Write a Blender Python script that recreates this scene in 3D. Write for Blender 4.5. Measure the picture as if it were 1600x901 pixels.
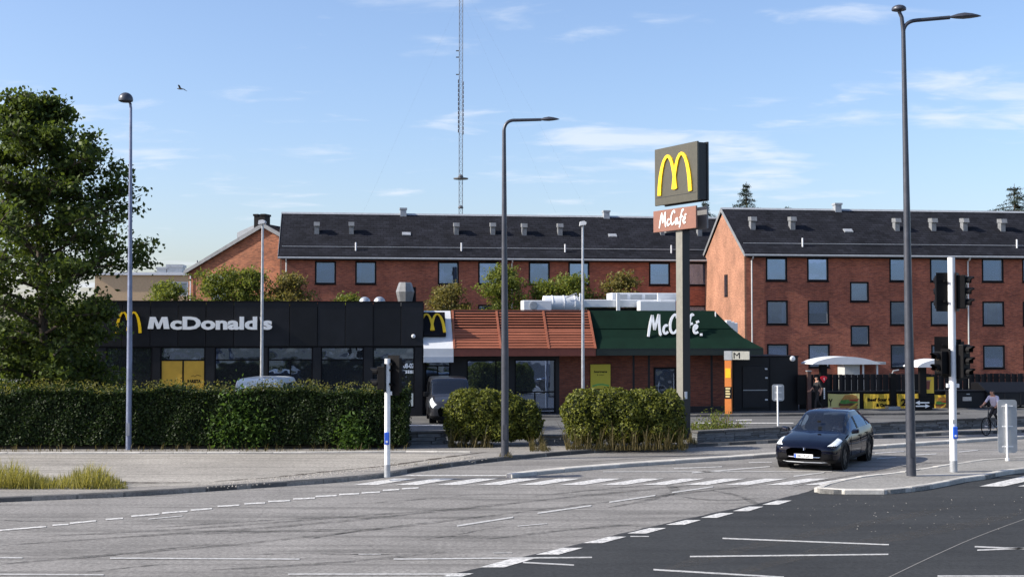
import bpy, bmesh, math, random
import numpy as np
from mathutils import Vector, Matrix
R = math.radians
for o in list(bpy.data.objects): bpy.data.objects.remove(o)
SC = bpy.context.scene
COL = SC.collection

# ------------------------------------------------------------------ camera, sky, sun, exposure
FPX, CAMH, HZ = 2000.0, 3.9, 515.0
PT = math.atan((HZ - 450.5) / FPX)
cd = bpy.data.cameras.new('camera'); cam = bpy.data.objects.new('camera', cd); COL.objects.link(cam)
cd.lens = 36 * FPX / 1600; cd.sensor_width = 36; cd.clip_start = 0.1; cd.clip_end = 6000
cam.location = (0, 0, CAMH); cam.rotation_euler = (R(90) + PT, 0, 0)
SC.camera = cam
SUN_EL, SUN_AZ = R(33), R(-11)          # azimuth: degrees behind the due-left direction
SD = Vector((-math.cos(SUN_EL) * math.cos(SUN_AZ), math.cos(SUN_EL) * math.sin(SUN_AZ), math.sin(SUN_EL)))
CLOUD = (4.0, 4.3, 4.8, 1)
W = bpy.data.worlds.new('World'); SC.world = W; W.use_nodes = True
nt = W.node_tree; nt.nodes.clear()
N = nt.nodes.new; L = nt.links.new
out = N('ShaderNodeOutputWorld'); bg = N('ShaderNodeBackground'); bg.inputs[1].default_value = 0.138
sky = N('ShaderNodeTexSky'); sky.sky_type = 'NISHITA'; sky.sun_disc = False
sky.sun_elevation = SUN_EL; sky.sun_rotation = math.atan2(SD.x, SD.y)
sky.air_density = 1.0; sky.dust_density = 1.5; sky.ozone_density = 6.0
tc = N('ShaderNodeTexCoord'); sp = N('ShaderNodeSeparateXYZ'); L(tc.outputs['Generated'], sp.inputs[0])
def wmath(op, a, b=None, c=None, clamp=False):
    m = N('ShaderNodeMath'); m.operation = op; m.use_clamp = clamp
    for i, v in enumerate((a, b, c)):
        if v is None: continue
        if isinstance(v, (int, float)): m.inputs[i].default_value = v
        else: L(v, m.inputs[i])
    return m.outputs[0]
# high thin clouds: noise on a flat layer above the place
zz = wmath('MAXIMUM', sp.outputs[2], 0.02)
zc = wmath('ADD', zz, 0.10)
cx = wmath('DIVIDE', sp.outputs[0], zc); cy = wmath('DIVIDE', sp.outputs[1], zc)
cmb = N('ShaderNodeCombineXYZ'); L(cx, cmb.inputs[0]); L(cy, cmb.inputs[1])
mp = N('ShaderNodeMapping'); L(cmb.outputs[0], mp.inputs[0]); mp.inputs['Location'].default_value = (-10.26, 0.486, 0)
mp.inputs['Rotation'].default_value = (0, 0, R(12)); mp.inputs['Scale'].default_value = (1.9, 3.0, 1)
n1 = N('ShaderNodeTexNoise'); n1.inputs['Scale'].default_value = 1.9; n1.inputs['Detail'].default_value = 8; n1.inputs['Roughness'].default_value = 0.55
n1.inputs['Distortion'].default_value = 0.4
L(mp.outputs[0], n1.inputs['Vector'])
n2 = N('ShaderNodeTexNoise'); n2.inputs['Scale'].default_value = 0.55; n2.inputs['Detail'].default_value = 2
L(mp.outputs[0], n2.inputs['Vector'])
s_ = wmath('ADD', wmath('MULTIPLY', n1.outputs[0], 0.6), wmath('MULTIPLY', n2.outputs[0], 0.75))
cl = N('ShaderNodeMapRange'); L(s_, cl.inputs[0]); cl.inputs[1].default_value = 0.70; cl.inputs[2].default_value = 0.90; cl.interpolation_type = 'SMOOTHSTEP'
clm = wmath('MULTIPLY', cl.outputs[0], 0.68)
tn = N('ShaderNodeVectorMath'); tn.operation = 'MULTIPLY'; tn.inputs[1].default_value = (1.2, 1.03, 0.96); L(sky.outputs[0], tn.inputs[0])   # white balance of the sky
mx = N('ShaderNodeMix'); mx.data_type = 'RGBA'; L(clm, mx.inputs[0]); L(tn.outputs[0], mx.inputs[6])
mx.inputs[7].default_value = CLOUD
L(mx.outputs[2], bg.inputs[0]); L(bg.outputs[0], out.inputs[0])
sl = bpy.data.lights.new('sun', 'SUN'); sl.energy = 4.8; sl.angle = R(0.5); sl.color = (1.0, 0.93, 0.82)
so = bpy.data.objects.new('sun', sl); COL.objects.link(so); so.rotation_euler = SD.to_track_quat('Z', 'Y').to_euler()
SC.view_settings.view_transform = 'Standard'; SC.view_settings.look = 'None'
SC.view_settings.gamma = 1; SC.view_settings.use_curve_mapping = False; SC.view_settings.exposure = 0.70

# ------------------------------------------------------------------ helpers
CP, SP_ = math.cos(PT), math.sin(PT)
C0 = Vector((0, 0, CAMH))
def ray(px, py):
    a, b = (px - 800) / FPX, -(py - 450.5) / FPX
    return Vector((a, CP - b * SP_, SP_ + b * CP))
def G(px, py, z=0.0):
    d = ray(px, py); t = (z - CAMH) / d.z
    return C0 + d * t
def P(px, py, Y):
    d = ray(px, py); return C0 + d * (Y / d.y)
class Frame:
    def __init__(s, org, deg):
        s.o = Vector(org); s.a = R(deg); s.m = Matrix.Translation(s.o) @ Matrix.Rotation(s.a, 4, 'Z'); s.i = s.m.inverted()
    def hit(s, px, py, y=0.0):            # pixel -> local point on plane y = const
        c = s.i @ C0; d = s.i.to_3x3() @ ray(px, py); t = (y - c.y) / d.y
        return c + d * t
    def hitp(s, px, py, p0, n):           # pixel -> local point on any local plane
        c = s.i @ C0; d = s.i.to_3x3() @ ray(px, py); n = Vector(n); t = (Vector(p0) - c).dot(n) / d.dot(n)
        return c + d * t
    def rect(s, x0, y0, x1, y1, y=0.0):   # pixel box -> local x0, x1, z0, z1
        a = s.hit((x0), (y0 + y1) / 2, y); b = s.hit(x1, (y0 + y1) / 2, y)
        m = (x0 + x1) / 2
        return a.x, b.x, s.hit(m, y1, y).z, s.hit(m, y0, y).z
class MB:
    def __init__(s): s.v = []; s.f = []
    def add(s, vs, fs, M=None):
        k = len(s.v)
        s.v += [tuple(M @ Vector(v)) if M else tuple(v) for v in vs]
        s.f += [tuple(i + k for i in f) for f in fs]; return s
    def box(s, a, b, M=None):
        x0, y0, z0 = a; x1, y1, z1 = b
        return s.add([(x0,y0,z0),(x1,y0,z0),(x1,y1,z0),(x0,y1,z0),(x0,y0,z1),(x1,y0,z1),(x1,y1,z1),(x0,y1,z1)],
                     [(0,3,2,1),(4,5,6,7),(0,1,5,4),(1,2,6,5),(2,3,7,6),(3,0,4,7)], M)
    def cbox(s, c, d, M=None):
        return s.box([c[i]-d[i]/2 for i in range(3)], [c[i]+d[i]/2 for i in range(3)], M)
    def prism(s, poly, z0, z1, M=None):   # poly in xy, ccw
        n = len(poly)
        vs = [(p[0], p[1], z0) for p in poly] + [(p[0], p[1], z1) for p in poly]
        fs = [tuple(range(n-1, -1, -1)), tuple(range(n, 2*n))] + [(i, (i+1) % n, n+(i+1) % n, n+i) for i in range(n)]
        return s.add(vs, fs, M)
    def prismx(s, poly, x0, x1, M=None):  # poly in (y,z) extruded along x
        n = len(poly)
        vs = [(x0, p[0], p[1]) for p in poly] + [(x1, p[0], p[1]) for p in poly]
        fs = [tuple(range(n-1, -1, -1)), tuple(range(n, 2*n))] + [(i, (i+1) % n, n+(i+1) % n, n+i) for i in range(n)]
        return s.add(vs, fs, M)
    def prismy(s, poly, y0, y1, M=None):  # poly in (x,z) extruded along y
        n = len(poly)
        vs = [(p[0], y0, p[1]) for p in poly] + [(p[0], y1, p[1]) for p in poly]
        fs = [tuple(range(n)), tuple(range(2*n-1, n-1, -1))] + [(i, n+i, n+(i+1) % n, (i+1) % n) for i in range(n)]
        return s.add(vs, fs, M)
    def tube(s, pts, rad, n=10, cap=True, M=None):
        pts = [Vector(p) for p in pts]
        if isinstance(rad, (int, float)): rad = [rad] * len(pts)
        vs, fs = [], []; u = None
        for i, p in enumerate(pts):
            t = (pts[min(i+1, len(pts)-1)] - pts[max(i-1, 0)]).normalized()
            if u is None:
                u = t.orthogonal().normalized()
            else:
                u = (u - t * u.dot(t)).normalized()
            w = t.cross(u)
            for k in range(n):
                a = 2*math.pi*k/n; vs.append(p + (u*math.cos(a) + w*math.sin(a)) * rad[i])
        for i in range(len(pts)-1):
            for k in range(n): fs.append((i*n+k, i*n+(k+1) % n, (i+1)*n+(k+1) % n, (i+1)*n+k))
        if cap: fs += [tuple(range(n-1, -1, -1)), tuple(range((len(pts)-1)*n, len(pts)*n))]
        return s.add(vs, fs, M)
    def lathe(s, prof, n=16, M=None):     # prof: (r, z) about local z
        vs = [(r*math.cos(2*math.pi*k/n), r*math.sin(2*math.pi*k/n), z) for r, z in prof for k in range(n)]
        fs = [(i*n+k, i*n+(k+1) % n, (i+1)*n+(k+1) % n, (i+1)*n+k) for i in range(len(prof)-1) for k in range(n)]
        fs += [tuple(range(n-1, -1, -1)), tuple(range((len(prof)-1)*n, len(prof)*n))]
        return s.add(vs, fs, M)
    def ribbon(s, pts, wid, d, M=None):   # flat stroke in the xz plane, front at y=-d
        n = len(pts)
        if isinstance(wid, (int, float)): wid = [wid]*n
        l, r = [], []
        for i, p in enumerate(pts):
            a, b = pts[max(i-1, 0)], pts[min(i+1, n-1)]
            tx, tz = b[0]-a[0], b[1]-a[1]; q = math.hypot(tx, tz) or 1; nx, nz = -tz/q, tx/q
            l.append((p[0]+nx*wid[i]/2, p[1]+nz*wid[i]/2)); r.append((p[0]-nx*wid[i]/2, p[1]-nz*wid[i]/2))
        vs = [(q[0], -d, q[1]) for q in l] + [(q[0], -d, q[1]) for q in r] + [(q[0], 0, q[1]) for q in l] + [(q[0], 0, q[1]) for q in r]
        fs = []
        for i in range(n-1):
            fs += [(i, n+i, n+i+1, i+1), (2*n+i, 2*n+i+1, 3*n+i+1, 3*n+i), (i, i+1, 2*n+i+1, 2*n+i), (n+i, 3*n+i, 3*n+i+1, n+i+1)]
        fs += [(0, 2*n, 3*n, n), (n-1, 2*n-1, 4*n-1, 3*n-1)]
        return s.add(vs, fs, M)
    def build(s, name, m, parent=None, smooth=False, bevel=0):
        me = bpy.data.meshes.new(name); me.from_pydata(s.v, [], s.f); me.update()
        bm = bmesh.new(); bm.from_mesh(me); bmesh.ops.recalc_face_normals(bm, faces=bm.faces); bm.to_mesh(me); bm.free()
        me.materials.append(m)
        if smooth:
            for p in me.polygons: p.use_smooth = True
        return link(name, me, parent, bevel)
def link(name, me, parent=None, bevel=0):
    o = bpy.data.objects.new(name, me); COL.objects.link(o); o.parent = parent
    if bevel:
        b = o.modifiers.new('bevel', 'BEVEL'); b.width = bevel; b.segments = 2; b.limit_method = 'ANGLE'; b.angle_limit = R(40)
    return o
def autosmooth(o, deg=40):
    for p in o.data.polygons: p.use_smooth = True
    try: o.data.set_sharp_from_angle(angle=R(deg))
    except Exception: pass
    return o
def tag(o, label, cat, group=None):
    o['label'] = label; o['category'] = cat
    if group: o['group'] = group
    return o
def struct(o): o['kind'] = 'structure'; return o
def stuff(o, label=None, cat=None):
    o['kind'] = 'stuff'
    if label: o['label'] = label; o['category'] = cat
    return o
def thing(name, label, cat, loc=(0, 0, 0), deg=0, group=None):
    o = bpy.data.objects.new(name, None); COL.objects.link(o); o.empty_display_size = 0.2
    o.location = loc; o.rotation_euler = (0, 0, R(deg)); return tag(o, label, cat, group)
def copy_tree(o, parent=None):
    c = o.copy(); COL.objects.link(c); c.parent = parent
    for ch in list(o.children): copy_tree(ch, c)
    return c
def text_mesh(s, size, depth=0.02, bold=0.0, align='LEFT', sx=1.0, shear=0.0):
    cu = bpy.data.curves.new('lettering', 'FONT'); cu.body = s; cu.size = size; cu.extrude = depth/2; cu.offset = bold
    cu.align_x = align; cu.shear = shear; cu.resolution_u = 3
    o = bpy.data.objects.new('lettering', cu); COL.objects.link(o)
    dg = bpy.context.evaluated_depsgraph_get(); me = bpy.data.meshes.new_from_object(o.evaluated_get(dg))
    bpy.data.objects.remove(o); bpy.data.curves.remove(cu)
    me.transform(Matrix.Diagonal((sx, 1, 1, 1))); me.transform(Matrix.Rotation(R(90), 4, 'X'))
    return me
def text(name, s, size, m, parent, loc, **k):
    me = text_mesh(s, size, **k); me.materials.clear(); me.materials.append(m)
    o = link(name, me, parent); o.location = loc; return o
def fit_text(o, w=None, h=None):          # scale mesh so that its box measures w by h, lower left at the origin
    me = o.data; xs = [v.co.x for v in me.vertices]; zs = [v.co.z for v in me.vertices]
    x0, z0 = min(xs), min(zs); sx = w/(max(xs)-x0) if w else 1; sz = h/(max(zs)-z0) if h else sx
    for v in me.vertices: v.co.x = (v.co.x-x0)*sx; v.co.z = (v.co.z-z0)*sz
    return o

# ------------------------------------------------------------------ materials
MATS = {}
def mat(name, col, rough=0.6, metal=0.0, var=0.12, scale=6.0, bump=0.0, bscale=60.0, spec=0.5, coat=0.0, col2=None, stretch=None, emit=0, ovar=0.0):
    if name in MATS: return MATS[name]
    m = bpy.data.materials.new(name); m.use_nodes = True; t = m.node_tree; b = t.nodes['Principled BSDF']
    b.inputs['Roughness'].default_value = rough; b.inputs['Metallic'].default_value = metal
    b.inputs['Specular IOR Level'].default_value = spec; b.inputs['Coat Weight'].default_value = coat
    b.inputs['Coat Roughness'].default_value = 0.03
    tc = t.nodes.new('ShaderNodeTexCoord'); v = tc.outputs['Object']
    if stretch:
        mp = t.nodes.new('ShaderNodeMapping'); mp.inputs['Scale'].default_value = stretch; t.links.new(v, mp.inputs[0]); v = mp.outputs[0]
    nz = t.nodes.new('ShaderNodeTexNoise'); nz.inputs['Scale'].default_value = scale; nz.inputs['Detail'].default_value = 6; nz.inputs['Roughness'].default_value = 0.65
    t.links.new(v, nz.inputs['Vector'])
    rp = t.nodes.new('ShaderNodeMapRange'); rp.inputs[1].default_value = 0.3; rp.inputs[2].default_value = 0.7; t.links.new(nz.outputs[0], rp.inputs[0])
    mx = t.nodes.new('ShaderNodeMix'); mx.data_type = 'RGBA'
    c2 = col2 or tuple(min(1, c*(1+var)) for c in col); c1 = col if col2 else tuple(c*(1-var) for c in col)
    mx.inputs[6].default_value = (*c1, 1); mx.inputs[7].default_value = (*c2, 1)
    t.links.new(rp.outputs[0], mx.inputs[0]); t.links.new(mx.outputs[2], b.inputs['Base Color'])
    if ovar:                              # every piece a slightly different tone
        oi = t.nodes.new('ShaderNodeObjectInfo'); orr = t.nodes.new('ShaderNodeMapRange'); orr.inputs[3].default_value = 1-ovar; orr.inputs[4].default_value = 1+ovar; t.links.new(oi.outputs['Random'], orr.inputs[0])
        osc = t.nodes.new('ShaderNodeVectorMath'); osc.operation = 'SCALE'; t.links.new(mx.outputs[2], osc.inputs[0]); t.links.new(orr.outputs[0], osc.inputs['Scale']); t.links.new(osc.outputs[0], b.inputs['Base Color'])
    if emit:
        t.links.new(mx.outputs[2], b.inputs['Emission Color']); b.inputs['Emission Strength'].default_value = emit
    if bump:
        n2 = t.nodes.new('ShaderNodeTexNoise'); n2.inputs['Scale'].default_value = bscale; n2.inputs['Detail'].default_value = 4
        t.links.new(v, n2.inputs['Vector'])
        bp = t.nodes.new('ShaderNodeBump'); bp.inputs['Strength'].default_value = bump; bp.inputs['Distance'].default_value = 0.02
        t.links.new(n2.outputs[0], bp.inputs['Height']); t.links.new(bp.outputs[0], b.inputs['Normal'])
    MATS[name] = m; return m
def nodes(m):
    t = m.node_tree; return t, t.nodes.new, t.links.new, t.nodes['Principled BSDF']
def leafmat(name, c1, c2, trans=0.35, gloss=0.55):
    m = bpy.data.materials.new(name); m.use_nodes = True; t, N, L, b = nodes(m)
    g = N('ShaderNodeNewGeometry'); rp = N('ShaderNodeValToRGB'); L(g.outputs['Random Per Island'], rp.inputs[0])
    e = rp.color_ramp.elements; e[0].color = (*c1, 1); e[1].color = (*c2, 1); e[0].position = 0.1
    tr = N('ShaderNodeBsdfTranslucent'); mxc = N('ShaderNodeMix'); mxc.data_type = 'RGBA'; mxc.inputs[0].default_value = 0.6
    L(rp.outputs[0], mxc.inputs[6]); mxc.inputs[7].default_value = (c2[0]*1.6, c2[1]*1.6, c2[2]*0.8, 1); L(mxc.outputs[2], tr.inputs[0])
    b.inputs['Roughness'].default_value = gloss; b.inputs['Specular IOR Level'].default_value = .2; L(rp.outputs[0], b.inputs['Base Color'])
    mx = N('ShaderNodeMixShader'); mx.inputs[0].default_value = trans; L(b.outputs[0], mx.inputs[1]); L(tr.outputs[0], mx.inputs[2])
    L(mx.outputs[0], t.nodes['Material Output'].inputs[0]); return m
def brickmat(name, ca, cb, mortar, w=0.24, h=0.08):
    m = bpy.data.materials.new(name); m.use_nodes = True; t, N, L, b = nodes(m)
    tc = N('ShaderNodeTexCoord'); s = N('ShaderNodeSeparateXYZ'); L(tc.outputs['Object'], s.inputs[0])
    a = N('ShaderNodeMath'); L(s.outputs[0], a.inputs[0]); L(s.outputs[1], a.inputs[1])
    c = N('ShaderNodeCombineXYZ'); L(a.outputs[0], c.inputs[0]); L(s.outputs[2], c.inputs[1])
    k = N('ShaderNodeTexBrick'); L(c.outputs[0], k.inputs['Vector']); k.inputs['Scale'].default_value = 1
    k.inputs['Brick Width'].default_value = w; k.inputs['Row Height'].default_value = h; k.inputs['Mortar Size'].default_value = 0.008
    k.inputs['Color1'].default_value = (*ca, 1); k.inputs['Color2'].default_value = (*cb, 1); k.inputs['Mortar'].default_value = (*mortar, 1)
    k.inputs['Bias'].default_value = -0.1
    # soot, weathering and scattered pale bricks
    nz = N('ShaderNodeTexNoise'); nz.inputs['Scale'].default_value = 0.7; nz.inputs['Detail'].default_value = 7; L(tc.outputs['Object'], nz.inputs['Vector'])
    rp = N('ShaderNodeMapRange'); rp.inputs[1].default_value = 0.3; rp.inputs[2].default_value = 0.7; rp.inputs[3].default_value = 0.72; rp.inputs[4].default_value = 1.2; L(nz.outputs[0], rp.inputs[0])
    mp = N('ShaderNodeMapping'); mp.inputs['Scale'].default_value = (1.1, 4.5, 1); L(c.outputs[0], mp.inputs[0])
    n3 = N('ShaderNodeTexNoise'); n3.inputs['Scale'].default_value = 3.0; n3.inputs['Detail'].default_value = 3; n3.inputs['Roughness'].default_value = .8; L(mp.outputs[0], n3.inputs['Vector'])
    r3 = N('ShaderNodeMapRange'); r3.inputs[1].default_value = 0.3; r3.inputs[2].default_value = 0.72; r3.inputs[3].default_value = 0.66; r3.inputs[4].default_value = 1.5; L(n3.outputs[0], r3.inputs[0])
    mm = N('ShaderNodeMath'); mm.operation = 'MULTIPLY'; L(rp.outputs[0], mm.inputs[0]); L(r3.outputs[0], mm.inputs[1])
    vm = N('ShaderNodeVectorMath'); vm.operation = 'SCALE'; L(k.outputs[0], vm.inputs[0]); L(mm.outputs[0], vm.inputs['Scale'])
    L(vm.outputs[0], b.inputs['Base Color']); b.inputs['Roughness'].default_value = 0.9
    bp = N('ShaderNodeBump'); bp.inputs['Strength'].default_value = 0.5; bp.inputs['Distance'].default_value = 0.01; bp.invert = True
    L(k.outputs['Fac'], bp.inputs['Height']); L(bp.outputs[0], b.inputs['Normal']); return m
def asphalt(name, ca, cb, streak=0.5, crack=True, grain=.42):
    m = bpy.data.materials.new(name); m.use_nodes = True; t, N, L, b = nodes(m)
    tc = N('ShaderNodeTexCoord'); o = tc.outputs['Object']
    n1 = N('ShaderNodeTexNoise'); n1.inputs['Scale'].default_value = 0.35; n1.inputs['Detail'].default_value = 8; n1.inputs['Roughness'].default_value = .7; L(o, n1.inputs['Vector'])
    n2 = N('ShaderNodeTexNoise'); n2.inputs['Scale'].default_value = 11; n2.inputs['Detail'].default_value = 6; n2.inputs['Roughness'].default_value = .9; L(o, n2.inputs['Vector'])
    mp = N('ShaderNodeMapping'); mp.inputs['Rotation'].default_value = (0, 0, R(-38)); mp.inputs['Scale'].default_value = (0.10, 1.5, 1); L(o, mp.inputs[0])
    n3 = N('ShaderNodeTexNoise'); n3.inputs['Scale'].default_value = 1.0; n3.inputs['Detail'].default_value = 5; n3.inputs['Distortion'].default_value = .8; L(mp.outputs[0], n3.inputs['Vector'])
    mp2 = N('ShaderNodeMapping'); mp2.inputs['Rotation'].default_value = (0, 0, R(-12)); mp2.inputs['Scale'].default_value = (0.16, 2.2, 1); L(o, mp2.inputs[0])
    n4 = N('ShaderNodeTexNoise'); n4.inputs['Scale'].default_value = .8; n4.inputs['Detail'].default_value = 7; n4.inputs['Distortion'].default_value = 1.2; L(mp2.outputs[0], n4.inputs['Vector'])
    def mr(x, a, b_, c, d):
        q = N('ShaderNodeMapRange'); q.inputs[1].default_value = a; q.inputs[2].default_value = b_; q.inputs[3].default_value = c; q.inputs[4].default_value = d; L(x, q.inputs[0]); return q.outputs[0]
    def mul(x, y):
        q = N('ShaderNodeMath'); q.operation = 'MULTIPLY'; L(x, q.inputs[0]); L(y, q.inputs[1]); return q.outputs[0]
    f = mul(mul(mr(n2.outputs[0], .34, .66, 1-grain, 1+grain), mul(mr(n3.outputs[0], .32, .50, 1-streak, 1.0), mr(n4.outputs[0], .30, .46, 1-streak*.9, 1.0))), mr(n1.outputs[0], .3, .7, .85, 1.15))
    if crack:
        vo = N('ShaderNodeTexVoronoi'); vo.feature = 'DISTANCE_TO_EDGE'; vo.inputs['Scale'].default_value = 0.3
        nd = N('ShaderNodeTexNoise'); nd.inputs['Scale'].default_value = 1.2; nd.inputs['Detail'].default_value = 4; L(o, nd.inputs['Vector'])
        ad = N('ShaderNodeMix'); ad.data_type = 'VECTOR'; ad.inputs[0].default_value = 0.35; L(o, ad.inputs[4]); L(nd.outputs['Color'], ad.inputs[5])
        L(ad.outputs[1], vo.inputs['Vector']); f = mul(f, mr(vo.outputs[0], 0.0, 0.003, 0.8, 1.0))
    mx = N('ShaderNodeMix'); mx.data_type = 'RGBA'; mx.inputs[6].default_value = (*ca, 1); mx.inputs[7].default_value = (*cb, 1); L(n1.outputs[0], mx.inputs[0])
    vm = N('ShaderNodeVectorMath'); vm.operation = 'SCALE'; L(mx.outputs[2], vm.inputs[0]); L(f, vm.inputs['Scale']); L(vm.outputs[0], b.inputs['Base Color'])
    b.inputs['Roughness'].default_value = 0.9; b.inputs['Specular IOR Level'].default_value = 0.2
    bp = N('ShaderNodeBump'); bp.inputs['Strength'].default_value = 0.35; bp.inputs['Distance'].default_value = 0.01; L(n2.outputs[0], bp.inputs['Height']); L(bp.outputs[0], b.inputs['Normal'])
    return m
def paintmat(name, c):                     # worn road paint
    m = bpy.data.materials.new(name); m.use_nodes = True; t, N, L, b = nodes(m)
    g = N('ShaderNodeNewGeometry'); nz = N('ShaderNodeTexNoise'); nz.inputs['Scale'].default_value = 9; nz.inputs['Detail'].default_value = 8; nz.inputs['Roughness'].default_value = .8
    L(g.outputs['Position'], nz.inputs['Vector']); r = N('ShaderNodeMapRange'); r.inputs[1].default_value = .40; r.inputs[2].default_value = .56; L(nz.outputs[0], r.inputs[0])
    mx = N('ShaderNodeMix'); mx.data_type = 'RGBA'; mx.inputs[6].default_value = (.26, .26, .25, 1); mx.inputs[7].default_value = (*c, 1)
    L(r.outputs[0], mx.inputs[0]); L(mx.outputs[2], b.inputs['Base Color']); b.inputs['Roughness'].default_value = .7; return m
def rooftile(name, c):
    m = bpy.data.materials.new(name); m.use_nodes = True; t, N, L, b = nodes(m)
    tc = N('ShaderNodeTexCoord'); s = N('ShaderNodeSeparateXYZ'); L(tc.outputs['Object'], s.inputs[0])
    cc = N('ShaderNodeCombineXYZ'); L(s.outputs[0], cc.inputs[0]); L(s.outputs[2], cc.inputs[1])
    k = N('ShaderNodeTexBrick'); L(cc.outputs[0], k.inputs['Vector']); k.inputs['Scale'].default_value = 1; k.inputs['Brick Width'].default_value = .45; k.inputs['Row Height'].default_value = .16
    k.inputs['Mortar Size'].default_value = .012; k.inputs['Color1'].default_value = (*[x*.75 for x in c], 1); k.inputs['Color2'].default_value = (*[x*1.3 for x in c], 1); k.inputs['Mortar'].default_value = (*[x*.35 for x in c], 1)
    nz = N('ShaderNodeTexNoise'); nz.inputs['Scale'].default_value = .9; nz.inputs['Detail'].default_value = 6; L(tc.outputs['Object'], nz.inputs['Vector'])
    r = N('ShaderNodeMapRange'); r.inputs[1].default_value = .3; r.inputs[2].default_value = .7; r.inputs[3].default_value = .75; r.inputs[4].default_value = 1.3; L(nz.outputs[0], r.inputs[0])
    vm = N('ShaderNodeVectorMath'); vm.operation = 'SCALE'; L(k.outputs[0], vm.inputs[0]); L(r.outputs[0], vm.inputs['Scale']); L(vm.outputs[0], b.inputs['Base Color'])
    b.inputs['Roughness'].default_value = .85; b.inputs['Specular IOR Level'].default_value = .1
    bp = N('ShaderNodeBump'); bp.inputs['Strength'].default_value = .6; bp.inputs['Distance'].default_value = .02; bp.invert = True; L(k.outputs['Fac'], bp.inputs['Height']); L(bp.outputs[0], b.inputs['Normal']); return m
def glassmat(name, tint, alpha, gl=0.12, wav=0.0, gcol=(.62, .76, .98), vary=0.0):   # window: part see-through, part mirror
    m = bpy.data.materials.new(name); m.use_nodes = True; t, N, L, b = nodes(m)
    tr = N('ShaderNodeBsdfTransparent'); tr.inputs[0].default_value = (*tint, 1)
    b.inputs['Base Color'].default_value = (*[c*.12 for c in tint], 1); b.inputs['Roughness'].default_value = .25; b.inputs['Specular IOR Level'].default_value = 0
    gs = N('ShaderNodeBsdfGlossy'); gs.inputs[0].default_value = (*gcol, 1); gs.inputs[1].default_value = .015
    m1 = N('ShaderNodeMixShader'); m1.inputs[0].default_value = alpha; L(b.outputs[0], m1.inputs[1]); L(tr.outputs[0], m1.inputs[2])
    lw = N('ShaderNodeFresnel'); lw.inputs[0].default_value = 1.5; ad = N('ShaderNodeMath'); L(lw.outputs[0], ad.inputs[0]); ad.inputs[1].default_value = gl; ad.use_clamp = True
    if vary:
        oi = N('ShaderNodeObjectInfo'); vr = N('ShaderNodeMapRange'); vr.inputs[3].default_value = gl-vary; vr.inputs[4].default_value = gl+vary; L(oi.outputs['Random'], vr.inputs[0]); L(vr.outputs[0], ad.inputs[1])
    m2 = N('ShaderNodeMixShader'); L(ad.outputs[0], m2.inputs[0]); L(m1.outputs[0], m2.inputs[1]); L(gs.outputs[0], m2.inputs[2])
    if wav:
        tc = N('ShaderNodeTexCoord'); nz = N('ShaderNodeTexNoise'); nz.inputs['Scale'].default_value = .9; nz.inputs['Detail'].default_value = 2; L(tc.outputs['Object'], nz.inputs['Vector'])
        bp = N('ShaderNodeBump'); bp.inputs['Strength'].default_value = wav; bp.inputs['Distance'].default_value = .05; L(nz.outputs[0], bp.inputs['Height']); L(bp.outputs[0], gs.inputs['Normal'])
    L(m2.outputs[0], t.nodes['Material Output'].inputs[0]); return m

M_OLD = asphalt('old_asphalt', (.178, .171, .161), (.235, .226, .213), .36, True, .5)
M_NEW = asphalt('new_asphalt', (.028, .030, .032), (.039, .041, .042), .15, False)
M_LOT = asphalt('lot_asphalt', (.10, .10, .10), (.14, .14, .135), .3)
M_PAVE = asphalt('pavement_grey', (.20, .19, .175), (.27, .255, .235), .3)
M_GRAV = asphalt('gravel_forecourt', (.255, .24, .212), (.32, .30, .267), .25, False, .5)
M_ISL = asphalt('island_chippings', (.195, .19, .178), (.255, .248, .232), .1, False)
M_PAINT = paintmat('road_paint', (.62, .61, .585))
M_PAINTW = paintmat('worn_road_paint', (.46, .455, .44))
M_KERB = mat('kerb_granite', (.085, .083, .08), .9, ovar=.3, var=.3, scale=5, bump=.3)
M_KERBW = mat('kerb_pale', (.42, .405, .37), .85, ovar=.18, var=.2, scale=5, bump=.3)
M_STONE = mat('wall_stone', (.13, .135, .14), .85, ovar=.4, var=.45, scale=2.5, bump=.6, bscale=14)
M_SOIL = mat('soil', (.05, .04, .03), .95, var=.4, scale=4, bump=.8, bscale=20)
M_BRICK = brickmat('red_brick', (.34, .096, .050), (.20, .054, .033), (.24, .125, .092))
M_BRICKO = brickmat('orange_brick', (.34, .125, .062), (.16, .055, .032), (.24, .13, .08))
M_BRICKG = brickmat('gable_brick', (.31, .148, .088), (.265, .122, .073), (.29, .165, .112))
M_BRICKR = brickmat('restaurant_brick', (.17, .052, .03), (.11, .034, .022), (.09, .05, .04))
M_TILE = rooftile('slate_tiles', (.015, .016, .021))
M_WOODD = mat('dark_board', (.014, .014, .016), .7, var=.4, scale=3, ovar=.4, spec=.2, stretch=(8, 8, .6))
M_BLACKT = mat('black_trim', (.006, .006, .008), .6, var=.3, spec=.15)
M_CHAR = mat('charcoal_panel', (.0095, .0103, .0135), .5, var=.3, scale=1.2, spec=.3, ovar=.3)
M_CHAR2 = mat('charcoal_frame', (.012, .013, .017), .45, var=.15, spec=.3)
M_WHITE = mat('white_coated_metal', (.64, .66, .68), .45, var=.06, scale=2)
M_LETTER = mat('letter_white', (.88, .90, .90), .4, var=.02)
M_YEL = mat('arch_yellow', (.95, .60, .01), .35, var=.04)
M_ZINC = mat('zinc_grey', (.36, .38, .40), .45, .3, var=.15, scale=4)
M_VENT = mat('vent_grey', (.20, .21, .22), .55, .2, var=.25, scale=3)
M_PIPE = mat('downpipe_grey', (.50, .51, .50), .45, .3, var=.1)
M_RED = mat('red_slat', (.255, .088, .052), .6, var=.22, scale=2, spec=.2, ovar=.16, stretch=(.5, 4, 4))
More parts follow.
